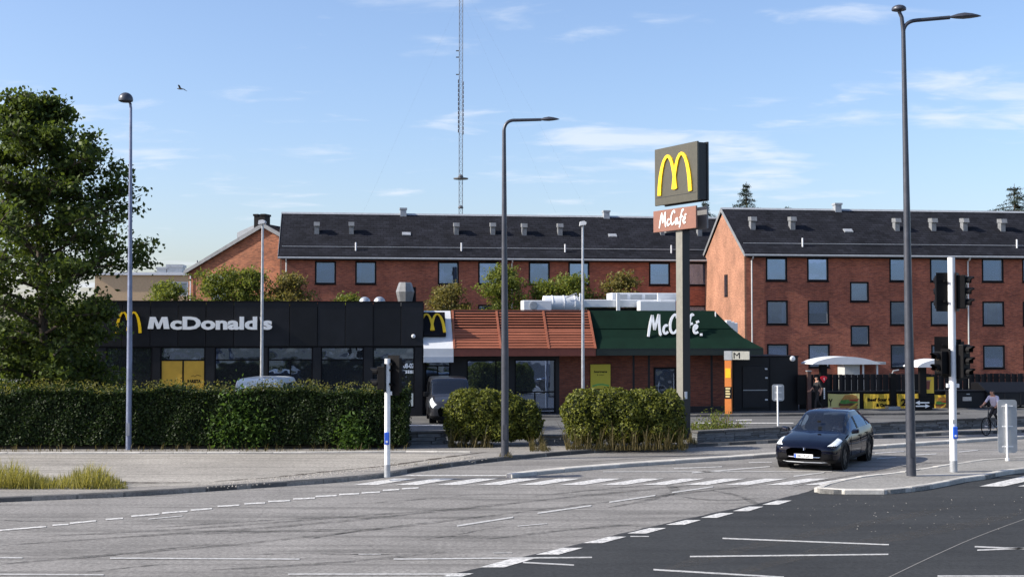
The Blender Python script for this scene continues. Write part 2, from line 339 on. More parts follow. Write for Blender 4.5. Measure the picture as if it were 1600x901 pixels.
M_GREEN = mat('green_roof', (.0045, .0185, .0115), .8, var=.2, scale=1.5, spec=.12)
M_GALV = mat('galvanised_steel', (.42, .44, .47), .42, .65, var=.2, scale=7)
M_LAMPD = mat('dark_lamp_paint', (.055, .06, .075), .4, .3, var=.2, scale=5)
M_POLEW = mat('white_pole', (.74, .75, .76), .4, .0, var=.08, scale=5)
M_BLK = mat('signal_black', (.0045, .0045, .0055), .55, var=.3, spec=.12)
M_LENS = mat('dark_lens', (.02, .015, .012), .15, var=.3)
M_PLASTIC = mat('black_plastic', (.006, .006, .007), .5, var=.2, spec=.18)
M_RUB = mat('tyre_rubber', (.007, .007, .007), .8, var=.2, spec=.15)
M_BLUE = mat('button_blue', (.02, .10, .55), .35, var=.1)
M_ORANGE = mat('totem_orange', (.55, .17, .035), .45, var=.08)
M_BARK = mat('bark', (.075, .058, .042), .9, var=.4, scale=8, bump=.7, bscale=12, stretch=(3, 3, .6))
M_LEAF = leafmat('maple_leaf', (.011, .024, .006), (.10, .138, .03), .33)
M_LEAFB = leafmat('far_leaf', (.035, .06, .014), (.15, .19, .045), .4)
M_HEDGE = leafmat('hedge_leaf', (.007, .014, .004), (.036, .062, .015), .22)
M_HEDGE2 = leafmat('bush_leaf', (.008, .017, .003), (.19, .205, .036), .3)
M_SHRUB = leafmat('climber_leaf', (.045, .07, .013), (.19, .215, .045), .38)
M_SHRUBR = leafmat('climber_leaf_brown', (.055, .06, .018), (.22, .185, .06), .35)
M_NEEDLE = leafmat('spruce_needle', (.010, .018, .012), (.035, .055, .035), .12)
M_GRASS = leafmat('dry_grass', (.075, .085, .018), (.34, .30, .09), .4)
M_WEED = leafmat('weed', (.03, .032, .012), (.15, .12, .055), .3)
M_CORE = mat('hedge_core', (.010, .014, .006), .95, var=.4, scale=8)
M_GLASS = glassmat('home_glass', (.72, .8, .92), .72, .24, .06, (.48, .66, 1.0), .15)
M_GLASSR = glassmat('shop_glass', (.35, .40, .45), .45, .15, .5, (.5, .66, .95), .10)
M_CARG = glassmat('car_glass', (.30, .34, .36), .75, .03)
M_ROOM = mat('dark_room', (.06, .065, .075), .9, var=.2)
M_CURT = mat('pale_curtain', (.26, .31, .42), .9, var=.15, scale=3, stretch=(6, 6, .3))
M_BLIND = mat('pale_blind', (.66, .74, .72), .8, var=.06)

# ================================================================== SETTING: ground, road, pavement
rng = random.Random(7)
def sheet(name, pts, z, m, parent=None):
    bm = bmesh.new(); bm.faces.new([bm.verts.new((p[0], p[1], z)) for p in pts])
    bmesh.ops.triangulate(bm, faces=bm.faces[:]); bmesh.ops.recalc_face_normals(bm, faces=bm.faces)
    if bm.faces[:][0].normal.z < 0: bmesh.ops.reverse_faces(bm, faces=bm.faces[:])
    me = bpy.data.meshes.new(name); bm.to_mesh(me); bm.free(); me.materials.append(m)
    return link(name, me, parent)
def resample(pts, step):
    pts = [Vector((p[0], p[1], 0)) for p in pts]; seg = [(b-a).length for a, b in zip(pts, pts[1:])]; tot = sum(seg); n = max(2, round(tot/step)); res = []
    for i in range(n+1):
        d = tot*i/n; k = 0
        while k < len(seg)-1 and d > seg[k]: d -= seg[k]; k += 1
        res.append(pts[k].lerp(pts[k+1], min(1, d/seg[k])))
    return res
def smooth_line(pts, it=2):
    for _ in range(it):
        q = [pts[0]]
        for a, b in zip(pts, pts[1:]): q += [a*.75+b*.25, a*.25+b*.75]
        pts = q + [pts[-1]]
    return pts
def kerb(parent, pts, w, z0, z1, m, step=1.0, name='kerb_stone', side=1):
    pr = [(0, 0), (w*side, 0), (w*side, z1-z0), (0.02*side, z1-z0), (0, z1-z0-0.02)]
    b = MB().prismx([(p[0], p[1]) for p in pr], -.5, .5)
    me = None
    q = resample(pts, step)
    for a, c in zip(q, q[1:]):
        if me is None: o = b.build(name, m, parent); me = o.data
        else: o = link(name, me, parent)
        d = c-a; o.location = ((a.x+c.x)/2, (a.y+c.y)/2, z0 + rng.uniform(-.006, .006)); o.rotation_euler = (0, 0, math.atan2(d.y, d.x) + rng.uniform(-.004, .004))
        o.scale = (d.length-.012, 1, 1)
ground = struct(sheet('ground', [(-900, -900), (900, -900), (900, 2500), (-900, 2500)], -.03, mat('ground_soil', (.12, .12, .09), .95, var=.3, scale=.5)))
road = struct(sheet('road', [(-90, -60), (90, -60), (90, 72), (-90, 72)], 0.0, M_OLD))
bound = [(640, 915), (700, 899), (790, 878), (905, 851), (1000, 827), (1110, 803), (1200, 784), (1262, 769), (1272, 764), (1420, 748), (1520, 742), (1640, 730)]
bp_ = [G(*p) for p in bound]
new_road = struct(sheet('resurfaced_road', [tuple(p) for p in bp_] + [(60, bp_[-1].y), (60, -40), (bp_[0].x-9, -40), (bp_[0].x-9, 18)], .004, M_NEW))
KP = [(-260, 797), (-120, 790), (0, 784), (120, 779), (200, 775.5), (300, 769), (400, 762), (520, 754), (605, 745), (640, 738), (700, 729), (800, 717.5), (900, 709), (1000, 702.5), (1180, 693), (1400, 683), (1600, 675), (1800, 668)]
kp = smooth_line([G(*p) for p in KP])
WP = [(-300, 704), (0, 704), (400, 703), (640, 700), (690, 697), (860, 697), (900, 700), (1075, 695), (1180, 689), (1400, 676), (1600, 667), (1800, 661)]
wp = [G(*p) for p in WP]
pave = struct(MB().prism([(p.x, p.y) for p in kp] + [(p.x, p.y+.1) for p in reversed(wp)], -.02, .10).build('pavement', M_PAVE))
kerb(pave, kp, .16, -.02, .115, M_KERB, 1.0)
GP = [(-300, 757), (0, 757), (215, 760), (330, 757), (430, 747), (520, 737), (600, 730), (700, 719), (745, 712), (640, 709), (400, 709), (0, 709.5), (-300, 710)]
struct(sheet('gravel_forecourt', [G(x, y, .104) for x, y in GP], .104, M_GRAV))
kerb(pave, [G(x, y, .1) for x, y in [(-300, 708.5), (0, 708.5), (400, 708), (640, 706), (735, 707)]], .10, .09, .15, M_KERBW, 1.0, 'edging_stone')
bed = struct(MB().prism([(G(x, y).x, G(x, y).y) for x, y in [(-300, 705.5), (0, 705.5), (400, 705), (640, 702.5)]] + [(p.x, p.y+2.6) for p in [G(640, 702), G(400, 703), G(-300, 703)]], .05, .17).build('planting_bed', M_SOIL))
lot = struct(sheet('car_park', [tuple(p) for p in wp] + [(60, 140), (-70, 140)], .096, M_LOT))
# (torn edge strip is laid further down)
# loose stones along the torn forecourt edge
gs = MB()
for i in range(1500):
    t = rng.random(); a = G(335, 758, .1).lerp(G(735, 715, .1), t); s = rng.uniform(.006, .024)
    x, y = a.x + rng.gauss(0, .3), a.y + rng.gauss(0, .26)
    gs.add([(x-s, y-s*.8, .1), (x+s, y-s, .1), (x+s*.8, y+s, .1), (x-s, y+s*.7, .1), (x, y, .1+s*1.1)], [(0, 1, 4), (1, 2, 4), (2, 3, 4), (3, 0, 4)])
for i in range(70):
    p = G(rng.uniform(1180, 1600), rng.uniform(775, 830), .005); s = rng.uniform(.004, .011)
    gs.add([(p.x-s, p.y-s*.8, .004), (p.x+s, p.y-s, .004), (p.x+s*.8, p.y+s, .004), (p.x-s, p.y+s*.7, .004), (p.x, p.y, .004+s*1.1)], [(0, 1, 4), (1, 2, 4), (2, 3, 4), (3, 0, 4)])
stuff(gs.build('loose_gravel', mat('loose_stone', (.30, .28, .25), .9, var=.5, scale=9)), 'loose pale gravel along the torn forecourt edge and road', 'gravel')
# painted markings
def mark(poly, name='lane_line', z=.010, par=road):
    return sheet(name, [G(x, y) for x, y in poly], z, M_PAINT, par)
def line(x0, y0, x1, y1, t=3.0, name='lane_line', par=road):
    h = t*.42; o = mark([(x0, y0+h), (x1, y1+h*.92), (x1, y1-h*.92), (x0, y0-h)], name, .010, par); o.data.materials[0] = M_PAINTW if name == 'lane_line' else M_PAINT; return o
for q in [[(690, 901), (722, 901), (740, 896), (706, 896)], [(750, 886.5), (788, 886.5), (834, 873), (798, 873)], [(837, 866.5), (873, 866.5), (911, 856), (879, 856)],
          [(911, 848.5), (941, 848.5), (979, 838.5), (952, 838.5)], [(980, 833.5), (1010, 833.5), (1041, 825), (1015, 825)], [(1040, 820), (1069, 820), (1095, 812.5), (1072, 812.5)],
          [(1095, 809), (1120, 809), (1147, 801.5), (1124, 801.5)], [(1145, 798.5), (1170, 798.5), (1193, 791.5), (1170, 791.5)], [(1191, 788.5), (1216, 788.5), (1237, 782), (1214, 782)]]:
    mark(q, 'broad_dash', .012)
for a in [(714, 821.6, 802, 808, 3), (840, 801.7, 924, 789.7, 2.8), (952, 784.5, 1024, 773.8, 2.6), (1050, 769.4, 1114, 760.4, 2.4), (809, 822, 855, 818, 1.4), (615, 873.5, 925, 870.8, 2.6),
          (817, 878.7, 897, 882.8, 2.6), (1078, 869.5, 1388, 866, 2.6), (1129, 841, 1389, 851, 2.4), (1021, 890, 1225, 902, 3), (172, 872, 468, 873.5, 2.6), (-40, 871, 35, 871.5, 2.6),
          (-30, 897, 162, 898, 2.6), (450, 897, 735, 897, 2.6), (1523, 854, 1640, 859, 2.6), (1527, 859.5, 1640, 855, 2.4), (1465, 900, 1640, 900, 2.6), (985, 838, 1014, 838, 1.6),
          (232, 811, 285, 806, 1.6), (942, 737, 1300, 736.5, 1.3), (1053, 732, 1128, 729, 1.6), (1081, 738.7, 1203, 728.7, 2), (1170, 722.5, 1206, 722, 1.4), (1240, 744, 1288, 738, 2.2),
          (1367, 708, 1413, 705, 1.8), (1430, 710.6, 1463, 709, 1.8), (1498, 706, 1528, 703, 1.8), (1370, 716.6, 1400, 714.4, 1.6), (560, 866, 595, 866, 1.2), (770, 864, 800, 864, 1.2)]:
    line(*a)
for a in [(0, 828.5, 72, 822.5), (82, 820.5, 107, 819), (109, 817.5, 150, 813.5), (165, 811.5, 192, 809.5), (205, 806.5, 249, 803), (253, 801.5, 293, 798.5), (298, 797, 331, 794.5), (340, 791, 374, 789),
          (382, 787, 414, 785.5), (419, 783.5, 453, 782), (458, 779.5, 492, 778), (493, 775.5, 526, 774), (530, 772.5, 561, 771), (565, 770, 594, 768.5), (598, 766, 624, 764.5), (628, 763.5, 654, 762)]:
    line(*a, 2.6, 'cycle_lane_dash')
for k in range(12):
    x0 = 552 + 64.5*k
    if k == 11: x0 -= 6
    mark([(x0, 757.5), (x0+37, 757.5), (x0+98, 747.6), (x0+63, 747.6)], 'crossing_stripe', .011)
mark([(625, 743.5), (790, 743.5), (800, 742), (640, 742)], 'lane_line', .010)
for k in range(3): mark([(1530+k*60, 760), (1568+k*60, 760), (1640+k*60, 744), (1600+k*60, 744)], 'crossing_stripe', .014)
for a in [(1085, 660.5, 1240, 660.5, 1.2), (640, 664, 696, 664, 1.4), (1150, 656, 1175, 655.5, 1.2)]:
    sheet('bay_line', [G(x, y, .1) for x, y in [(a[0], a[1]+a[4]/2), (a[2], a[3]+a[4]/2), (a[2], a[3]-a[4]/2), (a[0], a[1]-a[4]/2)]], .103, M_PAINT, lot)
# sealed joint curving through the new surface
jq = smooth_line([G(x, y) for x, y in [(1384, 904), (1450, 872), (1530, 836), (1640, 797)]])
j = MB()
for a, b in zip(jq, jq[1:]):
    n = Vector((-(b-a).y, (b-a).x, 0)).normalized()*.012
    j.add([(p.x, p.y, .0075) for p in (a-n, b-n, b+n, a+n)], [(0, 1, 2, 3)])
j.build('joint_seam', mat('joint_sealant', (.16, .155, .145), .9), new_road)
# tar seam where the new surface starts, tyre marks on the old one
def strip(name, pts, w, z, m_, par, wob=.0):
    q = smooth_line([G(*p) for p in pts], 3); b = MB(); k = None; vs = []; n_ = len(q)
    for i, p in enumerate(q):
        t_ = (q[min(i+1, n_-1)]-q[max(i-1, 0)]).normalized(); s = Vector((-t_.y, t_.x, 0)); ww = w*(1+rng.uniform(-wob, wob))/2*min(1, .15+3*min(i, n_-1-i)/n_); vs += [(p.x-s.x*ww, p.y-s.y*ww, z), (p.x+s.x*ww, p.y+s.y*ww, z)]
    return b.add(vs, [(2*i, 2*i+2, 2*i+3, 2*i+1) for i in range(n_-1)]).build(name, m_, par)
strip('torn_edge', [(335, 758), (430, 752), (520, 741), (600, 734), (640, 728), (720, 716), (760, 711)], .16, .109, M_SOIL, pave, .9)
strip('torn_edge', [(0, 757.5), (120, 758), (215, 760.5), (300, 760)], .10, .109, M_SOIL, pave, .9)
M_TAR = mat('tar_seam', (.022, .022, .023), .85, var=.4, scale=3)
strip('tar_seam', bound[:9], .10, .0065, M_TAR, new_road, .5)
def markmat(name, c, a_):
    m = bpy.data.materials.new(name); m.use_nodes = True; t, N, L, b = nodes(m); b.inputs['Base Color'].default_value = (*c, 1); b.inputs['Roughness'].default_value = .8; b.inputs['Specular IOR Level'].default_value = .2
    g = N('ShaderNodeNewGeometry'); nz = N('ShaderNodeTexNoise'); nz.inputs['Scale'].default_value = 3.5; nz.inputs['Detail'].default_value = 7; nz.inputs['Roughness'].default_value = .75; L(g.outputs['Position'], nz.inputs['Vector'])
    r = N('ShaderNodeMapRange'); r.inputs[1].default_value = .38; r.inputs[2].default_value = .68; r.inputs[3].default_value = 0; r.inputs[4].default_value = a_; L(nz.outputs[0], r.inputs[0])
    tr = N('ShaderNodeBsdfTransparent'); mx = N('ShaderNodeMixShader'); L(r.outputs[0], mx.inputs[0]); L(tr.outputs[0], mx.inputs[1]); L(b.outputs[0], mx.inputs[2]); L(mx.outputs[0], t.nodes['Material Output'].inputs[0]); return m
M_SKID = markmat('tyre_rubber_mark', (.03, .03, .03), .52); M_CRACK = markmat('crack_filler', (.02, .02, .02), 1.0)
for i, (pts, w) in enumerate([([(0, 852), (200, 838), (460, 822), (760, 790), (1000, 765), (1230, 745)], .26), ([(120, 872), (420, 846), (760, 806), (1060, 771), (1230, 752)], .22), ([(60, 838), (300, 826), (520, 809), (700, 795)], .2), ([(300, 834), (470, 828), (640, 826)], .3), ([(240, 824), (420, 812), (560, 806)], .16),
      ([(760, 842), (900, 826), (1000, 818)], .2), ([(950, 793), (1040, 776), (1060, 762), (1020, 751)], .22), ([(1030, 770), (1120, 784), (1200, 776)], .18), ([(1110, 765), (1160, 775), (1185, 789)], .2), ([(830, 775), (960, 762), (1080, 752)], .2), ([(330, 890), (520, 880), (700, 862)], .18), ([(0, 881), (160, 868), (330, 850)], .2),
      ([(900, 722), (1060, 712), (1200, 705)], .2), ([(1240, 760), (1330, 742), (1460, 722)], .22)]):
    strip('tyre_mark', pts, w, .0034+i*.0002, M_SKID, road, .35)
for i, (pts, w) in enumerate([([(486, 841), (505, 838), (548, 831), (575, 826)], .05), ([(660, 844), (690, 838), (735, 836)], .045), ([(380, 866), (470, 864), (560, 866), (690, 866)], .04), ([(0, 812), (60, 815), (150, 812)], .04), ([(500, 790), (620, 783), (740, 772), (800, 770)], .05), ([(700, 838), (760, 826), (790, 822)], .05), ([(120, 896), (220, 884), (265, 881)], .05)]):
    strip('crack', pts, w, .0064+i*.0002, M_CRACK, road, .8)
for i, (pts, w) in enumerate([([(1130, 901), (1290, 858), (1480, 826), (1600, 800)], .5), ([(1040, 890), (1180, 852), (1330, 822), (1500, 790)], .4)]):
    strip('tyre_mark', pts, w, .0068+i*.0002, markmat('dust_track%d' % i, (.085, .082, .077), .55), new_road, .3)
# separator kerb between cycle track and carriageway
SPX = [(800, 746.5), (860, 739), (1000, 727.5), (1200, 714.5), (1400, 698.5), (1600, 685), (1800, 674)]
sq = smooth_line([G(*p) for p in SPX])
sep = struct(MB().prism([(p.x, p.y+.05) for p in sq] + [(p.x-.12, p.y+.46) for p in reversed(sq)], -.01, .085).build('separator_strip', M_KERBW))
kerb(sep, sq, .22, -.01, .10, M_KERBW, 1.0)
# traffic island
ISL = [(1272, 768.5), (1278, 771), (1300, 772), (1390, 772), (1440, 766.5), (1480, 759), (1510, 752.5), (1522, 750.5), (1545, 748), (1565, 742.5), (1600, 738), (1700, 727), (1720, 722), (1700, 715), (1600, 719.5), (1540, 722), (1500, 728), (1440, 737), (1405, 743), (1340, 750.5), (1295, 759)]
iq = [G(*p) for p in ISL]
isl = struct(MB().prism([(p.x, p.y) for p in [q.lerp(sum(iq, Vector())/len(iq), .012) for q in iq]], -.01, .105).build('traffic_island', M_ISL))
kerb(isl, iq + [iq[0]], .17, -.01, .12, M_KERBW, .95)
sheet('paving_strip', [G(x, y, .11) for x, y in [(1412, 744.5), (1530, 741.5), (1552, 738), (1432, 740)]], .109, mat('paving_slab_dark', (.30, .29, .27), .9, var=.2, scale=5), isl)

# ================================================================== apartment blocks
def wall_holes(mb, x0, x1, z0, z1, holes, depth=.14, y=0.0):
    xs = sorted({x0, x1, *[h[i] for h in holes for i in (0, 1)]}); zs = sorted({z0, z1, *[h[i] for h in holes for i in (2, 3)]})
    xs = [x for x in xs if x0 <= x <= x1]; zs = [z for z in zs if z0 <= z <= z1]
    for a, b in zip(xs, xs[1:]):
        for c, d in zip(zs, zs[1:]):
            mx, mz = (a+b)/2, (c+d)/2
            if any(h[0] < mx < h[1] and h[2] < mz < h[3] for h in holes): continue
            mb.add([(a, y, c), (b, y, c), (b, y, d), (a, y, d)], [(0, 1, 2, 3)])
    for h in holes:
        a, b, c, d = h
        mb.add([(a, y, c), (b, y, c), (b, y, d), (a, y, d), (a, y+depth, c), (b, y+depth, c), (b, y+depth, d), (a, y+depth, d)], [(0, 4, 5, 1), (1, 5, 6, 2), (2, 6, 7, 3), (3, 7, 4, 0)])
def ring(mb, a, b, c, d, t, y0, y1):      # rectangular frame
    mb.box((a, y0, c), (b, y1, c+t)); mb.box((a, y0, d-t), (b, y1, d)); mb.box((a, y0, c+t), (a+t, y1, d-t)); mb.box((b-t, y0, c+t), (b, y1, d-t))
def home_window(root, h, k, y=0.0):
    a, b, c, d = h; m = MB(); t = .10
    ring(m, a+.005, b-.005, c+.005, d-.005, t, y-.012, y+.12)
    f = m.build('window', M_BLACKT, root)
    MB().box((a-.03, y-.05, c-.055), (b+.03, y+.02, c-.005)).build('sill', M_BLACKT, f)
    MB().box((a+t, y+.06, c+t), (b-t, y+.075, d-t)).build('pane', M_GLASS, f)
    q = MB(); t2 = .028; ring(q, a+t, b-t, c+t, d-t, t2, y+.035, y+.058); q.build('sash', M_ZINC, f)
    if k == 'curtain': MB().box((a+.02, y+.25, c+.02), (b-.02, y+.27, d-.02)).build('curtain', M_CURT, f)
    elif k == 'part':
        MB().box((a+.02, y+.25, c+.02), (a+(b-a)*.3, y+.27, d-.02)).build('curtain', M_CURT, f); MB().box((b-(b-a)*.22, y+.25, c+.02), (b-.02, y+.27, d-.02)).build('curtain', M_CURT, f)
    elif k == 'blind': MB().box((a+.02, y+.2, c+(d-c)*.48), (b-.02, y+.215, d-.02)).build('blind', M_BLIND, f)
    elif k == 'full': MB().box((a+.02, y+.2, c+.02), (b-.02, y+.215, d-.02)).build('blind', M_BLIND, f)
def apartment(name, label, FR, x0, x1, ze, zr, dep, wins, vents, ridgev, sky_, pipes, downs, gable_m, z0=.05, side_w=()):
    t = thing(name, label, 'apartment block', FR.o, math.degrees(FR.a))
    hs = [FR.rect(*w[:4]) for w in wins]
    m = MB(); wall_holes(m, x0, x1, z0, ze, hs, .14); m.build('front_wall', M_BRICK, t)
    MB().box((x0+.03, .6, z0), (x1-.03, .62, ze-.03)).build('rooms', M_ROOM, t)
    for sx, nm in ((x0, 'gable_wall'), (x1, 'gable_wall')):
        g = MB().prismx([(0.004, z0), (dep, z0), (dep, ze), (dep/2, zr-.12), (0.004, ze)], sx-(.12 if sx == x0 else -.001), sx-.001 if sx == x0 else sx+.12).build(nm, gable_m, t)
        if sx == x0:
            for (ya, yb, za, zb) in side_w:
                w = MB(); w.box((sx-.15, ya, za), (sx-.09, yb, zb)); f = w.build('window', M_BLACKT, t); MB().box((sx-.165, ya+.07, za+.07), (sx-.152, yb-.07, zb-.07)).build('pane', M_GLASS, f)
    MB().box((x0, dep-.15, z0), (x1, dep, ze)).build('rear_wall', M_BRICK, t)
    ov = .38; sl = (zr-ze)/(dep/2)
    def rz(y): return ze + .1 + sl*y if y < dep/2 else ze + .1 + sl*(dep-y)
    th = .12
    rf = MB().prismx([(-ov, rz(-ov)), (dep/2, rz(dep/2)), (dep+ov, rz(dep+ov)), (dep+ov, rz(dep+ov)+th), (dep/2, rz(dep/2)+th), (-ov, rz(-ov)+th)], x0-.22, x1+.22).build('roof', M_TILE, t)
    MB().prismx([(dep/2-.16, zr+.16), (dep/2, zr+.24), (dep/2+.16, zr+.16), (dep/2, zr+.30)], x0-.24, x1+.24).build('ridge_cap', M_ZINC, rf)
    MB().box((x0, -ov+.03, ze-.28), (x1, -.012, ze+.0)).build('eaves_board', M_BLACKT, rf)
    zg = rz(-ov)
    MB().tube([(x0-.24, -ov-.06, zg+.0), (x1+.24, -ov-.06, zg+.0)], .07, 8).build('gutter', M_ZINC, rf)
    for gx in (x0-.25, x1+.225): MB().prismx([(-ov-.02, rz(-ov)-.1), (dep/2, rz(dep/2)-.1), (dep+ov, rz(dep+ov)-.1), (dep+ov, rz(dep+ov)+.15), (dep/2, zr+.28), (-ov-.02, rz(-ov)+.15)], gx, gx+.035).build('verge_board', M_VENT, rf)
    MB().tube([(x0, .55, rz(.55)+th+.1), (x1, .55, rz(.55)+th+.1)], .022, 6).build('snow_rail', M_ZINC, rf)
    n = Vector((0, -sl, 1)); p0 = Vector((0, 0, rz(0)+th))
    for px, py in vents:
        q = FR.hitp(px, py, p0, n); v = MB(); y = q.y; zb = q.z
        v.box((q.x-.16, y-.14, zb-.25), (q.x+.16, y+.30, zb+.52)); o = v.build('roof_vent', M_VENT, rf)
        # hood flaring towards the eaves
    
        h = MB().prismx([(y-.34, zb+.48), (y+.34, zb+.54), (y+.34, zb+.80), (y-.26, zb+.76)], q.x-.20, q.x+.20); o.data = join_mesh(o.data, h)
    for px, py in ridgev:
        q = FR.hitp(px, py, (0, dep/2, 0), (0, 1, 0)); MB().box((q.x-.22, dep/2-.25, zr-.1), (q.x+.22, dep/2+.25, zr+.55)).box((q.x-.27, dep/2-.32, zr+.55), (q.x+.27, dep/2+.32, zr+.68)).build('ridge_vent', M_ZINC, rf)
    for px, py in sky_:
        q = FR.hitp(px, py, p0, n); ang = math.atan(sl); Mx = Matrix.Translation(q) @ Matrix.Rotation(ang, 4, 'X')
        MB().box((-.30, -.2, 0), (.30, .2, .07), Mx).box((-.24, -.15, .072), (.24, .15, .08), Mx).build('skylight', M_ZINC, rf)
    for px, py in pipes:
        q = FR.hitp(px, py, p0, n); MB().tube([q - Vector((0, 0, .1)), q + Vector((0, 0, .55))], .055, 8).build('flue_pipe', M_WHITE, rf)
    for px in downs:
        q = FR.hit(px, 480, -.09); MB().tube([(q.x, -ov-.05, zg-.02), (q.x, -ov+.02, zg-.2), (q.x, -.1, ze-.42), (q.x, -.1, z0)], .05, 8).build('downpipe', M_PIPE, t)
    return t
def join_mesh(me, mb):
    b = bmesh.new(); b.from_mesh(me); k = [b.verts.new(v) for v in mb.v]
    for f in mb.f: b.faces.new([k[i] for i in f])
    bmesh.ops.recalc_face_normals(b, faces=b.faces); b.to_mesh(me); b.free(); return me
YAW = 7.5
# long block behind the restaurant
FL = Frame((P(440, 405, 87.0).x, P(440, 405, 87.0).y, 0), YAW)
xl = FL.hit(1133, 405).x
rows = [(409, 445), (476, 512), (543, 577)]
cols = [(492, 525), (555, 588), (684, 717), (747, 780), (826, 859), (888, 921), (1014, 1047), (1075, 1108)]
kinds = ['curtain', 'part', 'part', 'part', 'none', 'curtain', 'blind', 'part']
wl = [(c[0], r[0]-(0.004*(800-c[0])), c[1], r[1]-(0.004*(800-c[0]))) for r in rows for c in cols]
ze = FL.hit(700, 401.5).z; DEP = 9.4
q_ = FL.hit(700, 340.5, DEP/2); zr = q_.z
blockL = apartment('apartment_block', 'long red brick apartment block with dark roof directly behind the restaurant', FL, 0, xl+1.0, ze, zr, DEP, wl,
    [(495, 364), (549, 364), (713, 365), (770, 365), (819, 366), (875, 366), (1035, 366), (1093, 367)], [(630, 338), (947, 340)], [(635, 366), (957, 368.5)], [(556, 391), (721, 391.5), (883, 393.5), (1049, 395)], [447, 1127, 800], M_BRICKG)
hl = [FL.rect(*w) for w in wl]
for i, h in enumerate(hl): home_window(blockL, h, kinds[i % 8] if i < 8 else rng.choice(['curtain', 'part', 'none', 'full']))
# nearer block on the right
FR_ = Frame((P(1167, 400, 82.0).x, P(1167, 400, 82.0).y, 0), YAW)
rowsR = [(402, 439), (469, 507), (537, 574)]; colsR = [(1196.5, 1230), (1261, 1294.5), (1389.5, 1423), (1453, 1486), (1534, 1568), (1597, 1631), (1740, 1773)]
stairR = [(1328, 440, 1357.5, 471.5), (1329, 508, 1358.5, 539.5), (1678, 442, 1707, 473), (1679, 510, 1708, 541)]
wr = [(c[0]+r*1.0, rowsR[r][0]+(c[0]-1197)*.005, c[1]+r*1.0, rowsR[r][1]+(c[0]-1197)*.005) for r in range(3) for c in colsR] + stairR
kR = ['curtain', 'curtain', 'none', 'none', 'curtain', 'curtain', 'part', 'part', 'blind', 'none', 'none', 'part', 'none', 'curtain', 'full', 'full', 'none', 'part', 'full', 'curtain', 'none', 'curtain', 'curtain', 'curtain', 'part']
zeR = FR_.hit(1300, 396.5).z; zrR = FR_.hit(1300, 333, DEP/2).z
ggx = FR_.hit(1167, 405).x
gy = lambda z: 0
blockR = apartment('apartment_block', 'red brick apartment block on the right with pale lit gable end and stair windows', FR_, -.05, FR_.hit(1790, 405).x, zeR, zrR, DEP, wr,
    [(1176, 357), (1238, 357), (1401, 359), (1458, 359), (1507, 359), (1566, 360), (1680, 361)], [(1308, 332)], [(1325, 361), (1690, 365)], [(1254, 385), (1422, 386.5), (1589, 387)], [1175, 1513], M_BRICKG, side_w=[(3.6, 4.3, 6.1, 7.6), (3.6, 4.3, 2.9, 4.4)])
for i, w in enumerate(wr): home_window(blockR, FR_.rect(*w), kR[i] if i < len(kR) else 'curtain')
# porch on the right block
for px0, px1 in ((1320, 1370),):
    a = FR_.hit(px0, 585, -1.2); b = FR_.hit(px1, 585, -1.2); zp = FR_.hit(1345, 569, -1.5).z
    pr = MB().box((a.x-.3, -1.7, zp), (b.x+.4, -.02, zp+.16)).build('porch_roof', M_ZINC, blockR)
    MB().box((a.x, -1.2, .1), (a.x+1.0, -.02, zp-.002)).build('porch_wall', mat('porch_render', (.42, .43, .42), .7), pr)
    for xx in (a.x+1.2, b.x): MB().box((xx-.05, -1.3, .1), (xx+.05, -1.2, zp-.002)).build('porch_post', M_WHITE, pr)
# end house on the left, gable to the camera
FE = Frame((P(297, 440, 92).x, P(297, 440, 92).y, 0), -14)
e0 = FE.hit(297, 423); e1 = FE.hit(413, 354); e2x = e1.x*2 - e0.x
eh = thing('gabled_brick_house', 'orange brick gable end of a house left of the long block with chimney', 'house', FE.o, -14)
hw = FE.rect(330, 428, 358, 470); m = MB()
wall_holes(m, 0, e2x, .05, e0.z, [hw], .14); m.add([(0, 0, e0.z), (e2x, 0, e0.z), (e1.x, 0, e1.z)], [(0, 1, 2)])
m.build('gable_wall', M_BRICKO, eh)
MB().box((-.001, .01, .05), (-.12, 9, e0.z)).build('side_wall', M_BRICKO, eh)
MB().box((hw[0]-.3, .5, hw[2]-.2), (hw[1]+.3, .52, hw[3]+.2)).build('room', M_ROOM, eh)
home_window(eh, hw, 'part')
rf = MB().prismy([(-.35, e0.z-.22), (e1.x, e1.z), (e2x+.35, e0.z-.22), (e2x+.35, e0.z-.02), (e1.x, e1.z+.22), (-.35, e0.z-.02)], -.25, 10).build('roof', M_TILE, eh)
for s in (0, 1):
    xa, xb = (-.36, e1.x) if s == 0 else (e2x+.36, e1.x)
    MB().prismy([(xa, e0.z-.26), (xb, e1.z-.06), (xb, e1.z+.24), (xa, e0.z+.0)], -.30, -.252).build('verge_board', M_VENT, rf)
c = FE.hit(409, 345, 1.4); ct = FE.hit(409, 338, 1.4).z
MB().box((c.x-.42, 1.0, e1.z-.4), (c.x+.42, 1.9, ct)).box((c.x-.48, .95, ct), (c.x-.1, 1.95, ct+.14)).box((c.x+.1, .95, ct), (c.x+.48, 1.95, ct+.14)).build('chimney', M_BLACKT, rf)
c = FE.hit(385, 365, 2.5); MB().prismy([(c.x-.5, c.z-.5), (c.x+.9, c.z+.2), (c.x+.9, c.z+.6), (c.x-.5, c.z+.05)], 2.0, 4.5).build('dormer', M_ZINC, rf)
MB().tube([(0.1, -.12, .05), (0.1, -.12, e0.z-.25)], .05, 8).build('downpipe', M_WHITE, eh)
c = FE.hit(308, 412, .8); MB().tube([(c.x, .8, c.z-.4), (c.x, .8, c.z+.25)], .06, 8).build('flue_pipe', M_ZINC, rf)
